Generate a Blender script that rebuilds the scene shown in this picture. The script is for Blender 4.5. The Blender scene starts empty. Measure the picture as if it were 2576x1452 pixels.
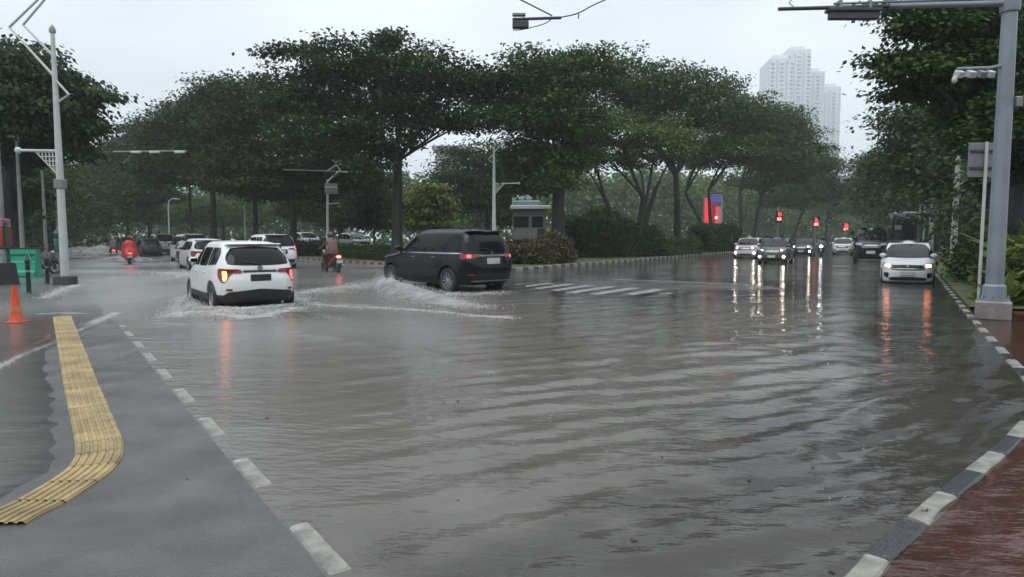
import bpy, bmesh, math, random
import numpy as np
from mathutils import Vector, Matrix
R = math.radians
scene = bpy.context.scene
COL = scene.collection
# ------------------------------------------------------------------ camera, sky, sun, exposure
CAMH, FPX, CX, CY, HZ = 1.5, 1650.0, 1288.0, 726.0, 600.0
PITCH = math.atan((CY - HZ) / FPX)
cam = bpy.data.cameras.new('camera'); cam_ob = bpy.data.objects.new('camera', cam); COL.objects.link(cam_ob)
cam_ob.location = (0, 0, CAMH); cam_ob.rotation_euler = (math.pi / 2 - PITCH, 0, 0)
cam.sensor_width = 36; cam.lens = 36 * FPX / 2576; cam.clip_start = .05; cam.clip_end = 3000
scene.camera = cam_ob
SUN_EL, SUN_AZ = R(62), R(-150)
world = bpy.data.worlds.new('World'); scene.world = world; world.use_nodes = True
wn = world.node_tree.nodes; wl = world.node_tree.links; wn.clear()
sky = wn.new('ShaderNodeTexSky'); sky.sky_type = 'NISHITA'; sky.sun_disc = False
sky.sun_elevation = SUN_EL; sky.sun_rotation = SUN_AZ
skm = wn.new('ShaderNodeMixRGB'); skm.blend_type = 'MULTIPLY'; skm.inputs[0].default_value = 1
skm.inputs[2].default_value = (.1, .1, .1, 1)
wl.new(sky.outputs[0], skm.inputs[1])
wtc = wn.new('ShaderNodeTexCoord'); wno = wn.new('ShaderNodeTexNoise'); wno.inputs['Scale'].default_value = 1.6; wno.inputs['Detail'].default_value = 4
wmp = wn.new('ShaderNodeMapping'); wmp.inputs['Scale'].default_value = (1, 1, 2.6)
wl.new(wtc.outputs['Generated'], wmp.inputs[0]); wl.new(wmp.outputs[0], wno.inputs[0])
wrp = wn.new('ShaderNodeValToRGB')
wrp.color_ramp.elements[0].position = .34; wrp.color_ramp.elements[0].color = (.55, .6, .645, 1)
wrp.color_ramp.elements[1].position = .66; wrp.color_ramp.elements[1].color = (.83, .89, .95, 1)
wl.new(wno.outputs[0], wrp.inputs[0])
wmx = wn.new('ShaderNodeMixRGB'); wmx.inputs[0].default_value = .88        # thick rain cloud over the clear sky
wl.new(skm.outputs[0], wmx.inputs[1]); wl.new(wrp.outputs[0], wmx.inputs[2])
wsx = wn.new('ShaderNodeSeparateXYZ'); wl.new(wtc.outputs['Generated'], wsx.inputs[0])      # an overcast sky brightens evenly towards the zenith
wgr = wn.new('ShaderNodeMapRange'); wgr.inputs[1].default_value = 0; wgr.inputs[2].default_value = 1; wgr.inputs[3].default_value = .86; wgr.inputs[4].default_value = 1.5
wl.new(wsx.outputs[2], wgr.inputs[0])
wbg = wn.new('ShaderNodeBackground'); wbg.inputs[1].default_value = 1.0
wl.new(wgr.outputs[0], wbg.inputs[1])
wou = wn.new('ShaderNodeOutputWorld'); wl.new(wmx.outputs[0], wbg.inputs[0]); wl.new(wbg.outputs[0], wou.inputs[0])
sun = bpy.data.lights.new('sun', 'SUN'); sun.energy = 1.0; sun.angle = R(40); sun.color = (1, .97, .93)
sun_ob = bpy.data.objects.new('sun', sun); COL.objects.link(sun_ob)
sun_ob.rotation_euler = (math.pi / 2 - SUN_EL, 0, math.pi + SUN_AZ * -1)
scene.view_settings.view_transform = 'Standard'; scene.view_settings.look = 'None'
scene.view_settings.gamma = 1; scene.view_settings.use_curve_mapping = False; scene.view_settings.exposure = 0.42
scene.cycles.use_denoising = True
scene.cycles.max_bounces = 8; scene.cycles.transparent_max_bounces = 12; scene.cycles.volume_bounces = 2
scene.cycles.caustics_reflective = False; scene.cycles.caustics_refractive = False
scene.cycles.sample_clamp_indirect = 6

cP, sP = math.cos(PITCH), math.sin(PITCH)
def ray(px, py):
    xc, yc = (px - CX) / FPX, (CY - py) / FPX
    return Vector((xc, cP + yc * sP, -sP + yc * cP))
def G(px, py, z=0.0):                       # photo point -> place on the level z
    d = ray(px, py); t = (z - CAMH) / d.z
    return Vector((d.x * t, d.y * t, z))
def A(px, py, Y):                           # photo point -> place Y metres away
    d = ray(px, py); t = Y / d.y
    return Vector((d.x * t, Y, CAMH + d.z * t))
def HD(deg): return Vector((math.sin(R(deg)), math.cos(R(deg)), 0))
LD, RD = -36.0, 28.5
KL0, KLD = Vector((-3.0, 31.8, 0)), HD(-38.0)
KR0, KRD = Vector((.3, 30.6, 0)), HD(30.5)

# ------------------------------------------------------------------ materials
MATS = {}
def mat(name, col, rough=.5, metal=0., vary=.12, scale=3., emit=None, es=0., coat=0., bump=0., bscale=40., spec=None, alpha=None):
    if name in MATS: return MATS[name]
    m = bpy.data.materials.new(name); m.use_nodes = True; MATS[name] = m
    nt = m.node_tree; b = nt.nodes['Principled BSDF']
    b.inputs['Roughness'].default_value = rough; b.inputs['Metallic'].default_value = metal
    if spec is not None: b.inputs['Specular IOR Level'].default_value = spec
    if coat: b.inputs['Coat Weight'].default_value = coat; b.inputs['Coat Roughness'].default_value = .06
    tc = nt.nodes.new('ShaderNodeTexCoord')
    no = nt.nodes.new('ShaderNodeTexNoise'); no.inputs['Scale'].default_value = scale; no.inputs['Detail'].default_value = 5
    nt.links.new(tc.outputs['Object'], no.inputs['Vector'])
    rp = nt.nodes.new('ShaderNodeValToRGB')
    lo = [max(0, c * (1 - vary)) for c in col]; hi = [min(1, c * (1 + vary)) for c in col]
    rp.color_ramp.elements[0].position = .3; rp.color_ramp.elements[0].color = (*lo, 1)
    rp.color_ramp.elements[1].position = .7; rp.color_ramp.elements[1].color = (*hi, 1)
    nt.links.new(no.outputs[0], rp.inputs[0]); nt.links.new(rp.outputs[0], b.inputs['Base Color'])
    if emit:
        b.inputs['Emission Color'].default_value = (*emit, 1); b.inputs['Emission Strength'].default_value = es
    if bump:
        n2 = nt.nodes.new('ShaderNodeTexNoise'); n2.inputs['Scale'].default_value = bscale; n2.inputs['Detail'].default_value = 4
        nt.links.new(tc.outputs['Object'], n2.inputs['Vector'])
        bp = nt.nodes.new('ShaderNodeBump'); bp.inputs['Strength'].default_value = bump; bp.inputs['Distance'].default_value = .02
        nt.links.new(n2.outputs[0], bp.inputs['Height']); nt.links.new(bp.outputs[0], b.inputs['Normal'])
    return m
def leaf_mat(name, col, col2, rough=.6, trans=.25):
    if name in MATS: return MATS[name]
    m = bpy.data.materials.new(name); m.use_nodes = True; MATS[name] = m
    nt = m.node_tree; b = nt.nodes['Principled BSDF']; out = nt.nodes['Material Output']
    b.inputs['Roughness'].default_value = rough; b.inputs['Specular IOR Level'].default_value = .14
    ge = nt.nodes.new('ShaderNodeNewGeometry'); tc = nt.nodes.new('ShaderNodeTexCoord')
    no = nt.nodes.new('ShaderNodeTexNoise'); no.inputs['Scale'].default_value = .45; no.inputs['Detail'].default_value = 3
    nt.links.new(tc.outputs['Object'], no.inputs['Vector'])
    ad = nt.nodes.new('ShaderNodeMath'); ad.operation = 'MULTIPLY_ADD'; ad.inputs[1].default_value = .45; 
    nt.links.new(ge.outputs['Random Per Island'], ad.inputs[0]); 
    sb = nt.nodes.new('ShaderNodeMath'); sb.operation = 'MULTIPLY'; sb.inputs[1].default_value = .62
    nt.links.new(no.outputs[0], sb.inputs[0]); nt.links.new(sb.outputs[0], ad.inputs[2])
    rp = nt.nodes.new('ShaderNodeValToRGB')
    rp.color_ramp.elements[0].position = .22; rp.color_ramp.elements[0].color = (*col, 1)
    rp.color_ramp.elements[1].position = .85; rp.color_ramp.elements[1].color = (*col2, 1)
    nt.links.new(ad.outputs[0], rp.inputs[0]); nt.links.new(rp.outputs[0], b.inputs['Base Color'])
    tr = nt.nodes.new('ShaderNodeBsdfTranslucent'); nt.links.new(rp.outputs[0], tr.inputs[0])
    mx = nt.nodes.new('ShaderNodeMixShader'); mx.inputs[0].default_value = trans
    nt.links.new(b.outputs[0], mx.inputs[1]); nt.links.new(tr.outputs[0], mx.inputs[2]); nt.links.new(mx.outputs[0], out.inputs[0])
    return m

# ------------------------------------------------------------------ object helpers
def link(o, parent=None):
    COL.objects.link(o)
    if parent is not None: o.parent = parent
    return o
def tag(o, label=None, cat=None, group=None, kind=None):
    if label: o['label'] = label
    if cat: o['category'] = cat
    if group: o['group'] = group
    if kind: o['kind'] = kind
    return o
def empty(name, loc=(0, 0, 0), rz=0., label=None, cat=None, group=None):
    o = bpy.data.objects.new(name, None); o.empty_display_size = .2
    o.location = loc; o.rotation_euler = (0, 0, rz); link(o)
    return tag(o, label, cat, group)
def finish(me, m, smooth=True, angle=38):
    if m is not None: me.materials.append(m)
    if smooth and len(me.polygons):
        me.polygons.foreach_set('use_smooth', [True] * len(me.polygons)); me.set_sharp_from_angle(angle=R(angle))
    return me
class MB:
    def __init__(s): s.v = []; s.f = []
    def add(s, vs, fs):
        o = len(s.v); s.v += [tuple(v) for v in vs]; s.f += [tuple(i + o for i in f) for f in fs]; return s
    def box(s, c, size, rz=0., M=None, bev=0.):
        x, y, z = (k / 2 for k in size)
        if bev:
            b = bev; vs = []
            for sz, ins in ((-z, b), (-z + b, 0), (z - b, 0), (z, b)):
                X, Y = x - ins, y - ins; k = b * .6
                vs += [(-X + k, -Y, sz), (X - k, -Y, sz), (X, -Y + k, sz), (X, Y - k, sz), (X - k, Y, sz), (-X + k, Y, sz), (-X, Y - k, sz), (-X, -Y + k, sz)]
            fs = [tuple(reversed(range(8))), tuple(range(24, 32))]
            for r in range(3):
                for i in range(8):
                    j = (i + 1) % 8; fs.append((r * 8 + i, r * 8 + j, r * 8 + 8 + j, r * 8 + 8 + i))
        else:
            vs = [(-x, -y, -z), (x, -y, -z), (x, y, -z), (-x, y, -z), (-x, -y, z), (x, -y, z), (x, y, z), (-x, y, z)]
            fs = [(3, 2, 1, 0), (4, 5, 6, 7), (0, 1, 5, 4), (1, 2, 6, 5), (2, 3, 7, 6), (3, 0, 4, 7)]
        T = Matrix.Translation(Vector(c)) @ (M if M is not None else Matrix.Rotation(rz, 4, 'Z'))
        return s.add([T @ Vector(v) for v in vs], fs)
    def path(s, pts, rad, n=8, cap=True, sx=1.):
        pts = [Vector(p) for p in pts]; k = len(pts)
        rad = rad if hasattr(rad, '__len__') else [rad] * k
        vs = []; ref = None
        for i, p in enumerate(pts):
            t = (pts[min(i + 1, k - 1)] - pts[max(i - 1, 0)]).normalized()
            if ref is None: ref = Vector((1, 0, 0)) if abs(t.x) < .8 else Vector((0, 1, 0))
            a = (ref - t * ref.dot(t)).normalized(); b = t.cross(a); ref = a
            for j in range(n):
                q = 2 * math.pi * (j + .5) / n; vs.append(p + (a * math.cos(q) * sx + b * math.sin(q)) * rad[i])
        fs = []
        for i in range(k - 1):
            for j in range(n):
                j2 = (j + 1) % n; fs.append((i * n + j, i * n + j2, (i + 1) * n + j2, (i + 1) * n + j))
        if cap: fs += [tuple(reversed(range(n))), tuple(range((k - 1) * n, k * n))]
        return s.add(vs, fs)
    def lathe(s, prof, n=16, c=(0, 0, 0), axis='Z', cap=True):   # prof: (radius, height)
        vs = []; k = len(prof)
        for r, h in prof:
            for j in range(n):
                q = 2 * math.pi * j / n; x, y = r * math.cos(q), r * math.sin(q)
                p = (x, y, h) if axis == 'Z' else ((x, h, y) if axis == 'Y' else (h, x, y))
                vs.append((p[0] + c[0], p[1] + c[1], p[2] + c[2]))
        fs = []
        for i in range(k - 1):
            for j in range(n):
                j2 = (j + 1) % n; f = (i * n + j, i * n + j2, (i + 1) * n + j2, (i + 1) * n + j)
                fs.append(f if axis != 'Y' else f[::-1])
        if cap:
            a = tuple(reversed(range(n))); b = tuple(range((k - 1) * n, k * n))
            fs += [a, b] if axis != 'Y' else [a[::-1], b[::-1]]
        return s.add(vs, fs)
    def ball(s, c, r, n=8, m=6, M=None):
        r = r if hasattr(r, '__len__') else (r, r, r); vs = []
        for i in range(m + 1):
            a = math.pi * i / m
            for j in range(n):
                q = 2 * math.pi * j / n; p = Vector((math.sin(a) * math.cos(q) * r[0], math.sin(a) * math.sin(q) * r[1], -math.cos(a) * r[2]))
                if M is not None: p = M @ p
                vs.append(p + Vector(c))
        fs = [(i * n + j, i * n + (j + 1) % n, (i + 1) * n + (j + 1) % n, (i + 1) * n + j) for i in range(m) for j in range(n)]
        return s.add(vs, fs)
    def poly(s, pts, z0, z1):                                   # prism over a plan polygon (counter-clockwise)
        n = len(pts); vs = [(p[0], p[1], z0) for p in pts] + [(p[0], p[1], z1) for p in pts]
        fs = [tuple(reversed(range(n))), tuple(range(n, 2 * n))] + [(i, (i + 1) % n, n + (i + 1) % n, n + i) for i in range(n)]
        return s.add(vs, fs)
    def mesh(s, name, m=None, smooth=True, angle=38):
        me = bpy.data.meshes.new(name); me.from_pydata(s.v, [], s.f); me.update()
        return finish(me, m, smooth, angle)
    def obj(s, name, m, parent=None, smooth=True, angle=38):
        return link(bpy.data.objects.new(name, s.mesh(name, m, smooth, angle)), parent)
def fast_mesh(name, V, F, m, smooth=False):                     # V (n,3), F (k,4) or (k,3)
    V = np.asarray(V, np.float32); F = np.asarray(F, np.int32); k, c = F.shape
    me = bpy.data.meshes.new(name); me.vertices.add(len(V)); me.vertices.foreach_set('co', V.ravel())
    me.loops.add(k * c); me.loops.foreach_set('vertex_index', F.ravel())
    me.polygons.add(k); me.polygons.foreach_set('loop_start', np.arange(0, k * c, c, dtype=np.int32))
    me.update(calc_edges=True)
    if smooth: me.polygons.foreach_set('use_smooth', np.ones(k, bool))
    if m is not None: me.materials.append(m)
    return me
def mesh_ob(name, me, parent=None): return link(bpy.data.objects.new(name, me), parent)
def copy_tree(o, parent=None):
    c = o.copy(); link(c, parent)
    for ch in list(o.children): copy_tree(ch, c)
    return c
def value_noise(x, y, seed=0):                                  # smooth 2-D lattice noise, -1..1
    rs = np.random.RandomState(seed); T = rs.uniform(-1, 1, (256, 256))
    xi = np.floor(x).astype(int); yi = np.floor(y).astype(int); fx = x - xi; fy = y - yi
    fx = fx * fx * (3 - 2 * fx); fy = fy * fy * (3 - 2 * fy)
    a = T[xi % 256, yi % 256]; b = T[(xi + 1) % 256, yi % 256]; c = T[xi % 256, (yi + 1) % 256]; d = T[(xi + 1) % 256, (yi + 1) % 256]
    return (a * (1 - fx) + b * fx) * (1 - fy) + (c * (1 - fx) + d * fx) * fy

# ------------------------------------------------------------------ ground
ROADZ = -.10
LK0, LKD = G(800, 1375), HD(-35.4)                              # near kerb line of the pavement with the yellow strip
def seg_t(X, Y, p, d): return (X - p.x) * d.x + (Y - p.y) * d.y
def side(X, Y, p, d): return (X - p.x) * d.y - (Y - p.y) * d.x   # >0 to the right of the direction
RK = [Vector(p) for p in ((.6, 1.7, 0), (1.5, 2.78, 0), (2.29, 3.51, 0), (3.6, 4.67, 0), (4.82, 5.85, 0), (5.5, 6.87, 0), (7.27, 9.9, 0), (10.0, 14.5, 0))]
RKD = HD(31.0)
for q in (6, 14, 30, 60, 120, 240): RK.append(RK[7] + RKD * q)
def poly_side(X, Y, pts):                                       # signed distance, >0 to the right of the line
    best = np.full(X.shape, 1e9); sg = np.zeros(X.shape)
    for a, b in zip(pts[:-1], pts[1:]):
        d = b - a; L = d.length; d = d / L
        t = np.clip((X - a.x) * d.x + (Y - a.y) * d.y, 0, L)
        dx, dy = X - a.x - d.x * t, Y - a.y - d.y * t; q = np.hypot(dx, dy)
        s = (X - a.x) * d.y - (Y - a.y) * d.x
        m = q < best - 1e-6; best = np.where(m, q, best); sg = np.where(m, np.sign(s), sg)
    return best * sg
def smooth01(a, lo, hi):
    t = np.clip((a - lo) / (hi - lo), 0, 1); return t * t * (3 - 2 * t)
def ground_height(X, Y):                                        # road bed under the flood
    z = np.full(X.shape, ROADZ)
    z = z + .1025 * np.exp(-(((X - 4.9) / 7.0) ** 2 + ((Y - 20.6) / 6.2) ** 2) ** 2)       # crown of the road at the crossing
    z = np.maximum(z, -.013 - .1 * (1 - np.exp(-(((X + 4.1) / 1.6) ** 2 + ((Y - 12.8) / 1.6) ** 2))))
    q = -poly_side(X, Y, RK)                                    # clear shallow strip beside the kerb, bed shaped to deepen the dark tree reflection
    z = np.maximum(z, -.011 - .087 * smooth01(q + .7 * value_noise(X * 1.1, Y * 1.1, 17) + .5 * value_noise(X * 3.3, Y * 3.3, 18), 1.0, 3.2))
    z = z + .004 * value_noise(X * .7, Y * .7, 3)
    z = np.where(q < -.12, -.1, z)
    return z
# ------------------------------------------------------------------ the setting
def wet_asphalt(name, c, puddle=.5, sc=.9):
    m = mat(name, c, .3, vary=.32, scale=2.2, bump=.4, bscale=90)
    nt = m.node_tree; b = nt.nodes['Principled BSDF']; tc = nt.nodes['Texture Coordinate']
    no = nt.nodes.new('ShaderNodeTexNoise'); no.inputs['Scale'].default_value = sc; no.inputs['Detail'].default_value = 3
    nt.links.new(tc.outputs['Object'], no.inputs['Vector'])
    rp = nt.nodes.new('ShaderNodeMapRange'); rp.inputs[1].default_value = .4; rp.inputs[2].default_value = .62
    rp.inputs[3].default_value = .16; rp.inputs[4].default_value = puddle
    nt.links.new(no.outputs[0], rp.inputs[0]); nt.links.new(rp.outputs[0], b.inputs['Roughness'])
    return m
M_ROAD = wet_asphalt('wet asphalt', (.05, .047, .043), .3)
M_PAVE = wet_asphalt('wet concrete pavement', (.092, .092, .09), .5, .6)
M_RED = wet_asphalt('wet red paving', (.15, .042, .034), .3)
M_LAWN = mat('lawn', (.075, .095, .028), .8, vary=.35, scale=1.2, bump=.8, bscale=25)
M_PAINT = mat('road paint', (.25, .25, .24), .4, vary=.3, scale=4)
M_KW = mat('kerb white paint', (.26, .25, .222), .4, vary=.5, scale=7, bump=.3, bscale=60)
M_KD = mat('kerb dark paint', (.075, .077, .08), .2, vary=.3, scale=9, bump=.3, bscale=60)
M_YEL = mat('yellow tactile concrete', (.37, .27, .125), .5, vary=.35, scale=5, bump=.35, bscale=70)

nt = M_YEL.node_tree; oi = nt.nodes.new('ShaderNodeObjectInfo'); hv = nt.nodes.new('ShaderNodeHueSaturation'); mr = nt.nodes.new('ShaderNodeMapRange'); mr.inputs[3].default_value = .72; mr.inputs[4].default_value = 1.15
bs = nt.nodes['Principled BSDF']; src = bs.inputs['Base Color'].links[0].from_socket; nt.links.new(oi.outputs['Random'], mr.inputs[0]); nt.links.new(mr.outputs[0], hv.inputs['Value']); nt.links.new(src, hv.inputs['Color']); nt.links.new(hv.outputs[0], bs.inputs['Base Color'])
def strip_pts():
    Lp = ((138, 797), (159, 918), (170, 980), (183, 1037), (196, 1100), (199, 1135), (187, 1165), (149, 1199), (64, 1250), (0, 1284), (-90, 1338))
    Rp = ((174, 797), (221, 918), (240, 968), (262, 1022), (289, 1085), (303, 1131), (293, 1172), (255, 1209), (149, 1280), (34, 1338), (-60, 1400))
    c = [(G(*a) + G(*b)) / 2 for a, b in zip(Lp, Rp)]
    out = []                                                    # Catmull-Rom, then equal steps
    for i in range(len(c) - 1):
        p0, p1, p2, p3 = c[max(i - 1, 0)], c[i], c[i + 1], c[min(i + 2, len(c) - 1)]
        for k in range(12):
            t = k / 12; out.append(.5 * ((2 * p1) + (p2 - p0) * t + (2 * p0 - 5 * p1 + 4 * p2 - p3) * t * t + (3 * p1 - p0 - 3 * p2 + p3) * t ** 3))
    out.append(c[-1]); return out
def resample(pts, step):
    out = [pts[0]]; acc = 0.; last = pts[0]
    for p in pts[1:]:
        while (p - last).length + acc >= step:
            last = last + (p - last).normalized() * (step - acc); acc = 0.; out.append(last)
        acc += (p - last).length; last = p
    return out
STRIP = strip_pts()
FOAM6 = [G(*p) for p in ((-260, 1010), (0, 925), (60, 892), (140, 862), (180, 842), (240, 815), (300, 788))]
def pave_height(X, Y):
    z = -.02 + .0255 * smooth01(poly_side(X, Y, STRIP[::-6]), -.7, -.1)
    z = z + .0025 * value_noise(X * 1.1, Y * 1.1, 8)
    b = -poly_side(X, Y, FOAM6); z = z + .016 * smooth01(b, 0, .4) * smooth01(-poly_side(X, Y, STRIP[::-6]), .1, .5)
    return z - .01 * smooth01(b, -.05, .6) - .03 * smooth01(b, 1.2, 3.2)
def in_left_pave(X, Y): return side(X, Y, LK0, LKD) < -.09
def full_height(X, Y):
    z = ground_height(X, Y)
    z = np.where(in_left_pave(X, Y), pave_height(X, Y), z)
    return np.where(poly_side(X, Y, RK) > .05, -.0035, z)

gx = np.sinh(np.linspace(-5.6, 5.6, 190)); gx = gx / gx[-1] * 1500
gx = np.unique(np.concatenate([gx[np.abs(gx) > 16], np.arange(-16, 16.1, .4)]))
gy = np.unique(np.concatenate([-np.geomspace(2, 300, 20), np.arange(-1.6, 32, .4), np.geomspace(33, 1600, 60)]))
X, Y = np.meshgrid(gx, gy, indexing='ij'); Z = ground_height(X, Y)
n, k = X.shape; idx = np.arange(n * k).reshape(n, k)
F = np.stack([idx[:-1, :-1], idx[1:, :-1], idx[1:, 1:], idx[:-1, 1:]], -1).reshape(-1, 4)
tag(mesh_ob('road', fast_mesh('road', np.stack([X, Y, Z], -1).reshape(-1, 3), F, M_ROAD, True)), kind='structure')

# pavement with the yellow strip
tt = np.concatenate([np.arange(-5, 14, .14), np.arange(14, 60, 1.5)]); ss = np.concatenate([np.arange(.07, 7, .14), np.arange(7, 26, 1.2)])
T, S = np.meshgrid(tt, ss, indexing='ij'); X = LK0.x + LKD.x * T - LKD.y * S; Y = LK0.y + LKD.y * T + LKD.x * S; Z = pave_height(X, Y)
n, k = X.shape; idx = np.arange(n * k).reshape(n, k)
F = np.stack([idx[:-1, :-1], idx[:-1, 1:], idx[1:, 1:], idx[1:, :-1]], -1).reshape(-1, 4)[:, ::-1]
tag(mesh_ob('pavement', fast_mesh('pavement', np.stack([X, Y, Z], -1).reshape(-1, 3), F, M_PAVE, True)), kind='structure')

# red paving and grass verge behind the striped kerb
def offset_line(pts, d):
    out = []
    for i, p in enumerate(pts):
        t = (pts[min(i + 1, len(pts) - 1)] - pts[max(i - 1, 0)]).normalized(); out.append(p + Vector((t.y, -t.x, 0)) * d)
    return out
def strip_ob(name, pts, d0, d1, z, m, th=.3):
    a, b = offset_line(pts, d0), offset_line(pts, d1); mb = MB(); n = len(pts)
    vs = [(p.x, p.y, z) for p in a] + [(p.x, p.y, z) for p in b] + [(p.x, p.y, z - th) for p in a]
    fs = [(i, n + i, n + i + 1, i + 1) for i in range(n - 1)] + [(i, i + 1, 2 * n + i + 1, 2 * n + i) for i in range(n - 1)]
    return tag(mb.add(vs, [f[::-1] for f in fs]).obj(name, m, smooth=False), kind='structure')
strip_ob('red_pavement', RK[:8], .06, 9, -.007, M_RED)
RKL = [RK[7] + RKD * -.6, RK[7]] + RK[8:]
strip_ob('grass_verge', RKL, .1, 60, .05, M_LAWN)
# island between the two roads
tip = [KR0 + Vector((-.6, -.32, 0)), KR0 + Vector((-1.4, -.2, 0)), KL0 + Vector((.4, -.55, 0))]
isl = [KL0 + KLD * 260, ] + [KL0 + KLD * q for q in (200, 120, 60, 20)] + [KL0] + tip[::-1] + [KR0] + [KR0 + KRD * q for q in (20, 60, 120, 200, 260)]
tag(MB().poly([p.xy for p in isl], -.3, .1).obj('lawn', M_LAWN, smooth=False), kind='structure')
def at_isl(t, o): return KL0 + KLD * t + Vector((KLD.y, -KLD.x, 0)) * o
q = [at_isl(14, 5), at_isl(14, 13), at_isl(240, 13), at_isl(240, 5)]
tag(MB().poly([p.xy for p in q], .05, .45).obj('service_road', M_ROAD, smooth=False), kind='structure')

# the lawn swells behind its kerb
yy = np.concatenate([np.arange(32.6, 70, .8), np.geomspace(71, 260, 40)]); uu = np.linspace(0, 1, 60)
Yg, Ug = np.meshgrid(yy, uu, indexing='ij'); xl = KL0.x + (Yg - KL0.y) * KLD.x / KLD.y + .25; xr = KR0.x + (Yg - KR0.y) * KRD.x / KRD.y - .25; Xg = xl + (xr - xl) * Ug
dd = np.minimum(side(Xg, Yg, KL0, KLD), -side(Xg, Yg, KR0, KRD)); Zg = .104 + .36 * smooth01(dd, .6, 9) * smooth01(Yg, 33, 42) + .03 * value_noise(Xg * .5, Yg * .5, 12) * smooth01(dd, .3, 2)
n, k = Xg.shape; idx = np.arange(n * k).reshape(n, k); F = np.stack([idx[:-1, :-1], idx[:-1, 1:], idx[1:, 1:], idx[1:, :-1]], -1).reshape(-1, 4)
tag(mesh_ob('lawn', fast_mesh('lawn', np.stack([Xg, Yg, Zg], -1).reshape(-1, 3), F, M_LAWN, True)), kind='structure')
# red paving beyond the water's edge, beside the cone
q = [G(*p) for p in ((-420, 900), (-200, 985), (0, 915), (60, 884), (128, 852), (126, 800), (60, 780), (-60, 775), (-260, 800))]; bmr = bmesh.new()
f = bmr.faces.new([bmr.verts.new((p.x, p.y, 0)) for p in q]); bmesh.ops.triangulate(bmr, faces=[f]); bmesh.ops.subdivide_edges(bmr, edges=bmr.edges[:], cuts=5, use_grid_fill=True)
for v in bmr.verts: v.co.z = float(pave_height(np.array([v.co.x]), np.array([v.co.y]))[0]) + .005
mer = bpy.data.meshes.new('red_pavement'); bmr.to_mesh(mer); bmr.free(); finish(mer, M_RED); tag(mesh_ob('red_pavement', mer), kind='structure')
# tactile strip: every tile is its own piece
C = resample(STRIP, .06); prof = [(-.15, -.012), (-.146, .006)]
for r_ in range(6):
    c = -.122 + r_ * .0488
    prof += [(c - .016, .006), (c - .012, .015), (c + .012, .015), (c + .016, .006)]
prof += [(.146, .006), (.15, -.012)]
root = empty('tactile_strip', C[20], 0, 'yellow ribbed tactile guide strip curving across the wet pavement', 'tactile strip')
TW = 1.0
for i in range(0, len(C) - 5, 5):
    vs = []; npf = len(prof)
    for j in range(6):
        p = C[i + j]; t = (C[min(i + j + 1, len(C) - 1)] - C[max(i + j - 1, 0)]).normalized(); s_ = Vector((t.y, -t.x, 0))
        if j == 0: p = p + t * .005
        if j == 5: p = p - t * .005
        zb = float(pave_height(np.array([p.x]), np.array([p.y]))[0]); zb = max(zb, -.035)
        vs += [p + s_ * u * TW + Vector((0, 0, h + zb + .004)) - C[20] for u, h in prof]
    fs = [(j * npf + a, j * npf + a + 1, (j + 1) * npf + a + 1, (j + 1) * npf + a) for j in range(5) for a in range(npf - 1)]
    MB().add(vs, fs).obj('tactile_tile', M_YEL, root, smooth=False)

# painted kerbs
def kerb(name, pts, L, w, ztop, label, n_max=400, colours=None, sunk=0.):
    root = empty(name, pts[0], 0, label, 'kerb'); P = resample([p.copy() for p in pts], L)
    white = MB().box((0, 0, 0), (L - .012, w, .22), bev=.018).mesh('kerb_stone', M_KW, False)
    dark = MB().box((0, 0, 0), (L - .012, w, .22), bev=.018).mesh('kerb_stone', M_KD if colours is None else colours, False)
    rnd = random.Random(len(pts))
    for i in range(min(len(P) - 1, n_max)):
        d = P[i + 1] - P[i]; o = mesh_ob('kerb_stone', white if i % 2 == 0 else dark, root)
        zt = ztop(P[i]) if callable(ztop) else ztop
        o.location = (P[i] + P[i + 1]) / 2 - pts[0] + Vector((0, 0, zt - .11 + rnd.uniform(-.004, .004) - (sunk if i % 2 else 0)))
        o.rotation_euler = (0, 0, math.atan2(d.y, d.x) + rnd.uniform(-.008, .008))
    return root
d0 = LK0 - LKD * (.31 + 1.27)
kerb('kerb', [d0, d0 + LKD * 40], .63, .12, lambda p: .008 - .0025 * max(0, (p - d0).length - 7), 'black and white painted kerb almost drowned along the pavement edge', n_max=30, sunk=.012)
kerb('kerb', [RK[0] + (RK[0] - RK[1]).normalized() * -.04] + RK[1:12], .56, .125, .014, 'black and white painted kerb beside the red paving and grass verge', n_max=150, colours=mat('kerb black paint', (.03, .031, .036), .2, vary=.35, scale=8, bump=.3, bscale=60))
kerb('kerb', [KL0 + Vector((.4, -.55, 0)), tip[1], tip[0], KR0, KR0 + KRD * 80], .5, .22, .14, 'black and white striped kerb edging the island lawn below the hedge', n_max=130)
M_KR = mat('kerb faded red paint', (.14, .05, .035), .5, vary=.3)
kerb('kerb', [KL0 + Vector((.3, -.4, 0)), KL0, KL0 + KLD * 60], .5, .22, .14, 'dull red and white kerb of the island behind the black car', n_max=110, colours=M_KR)

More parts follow.
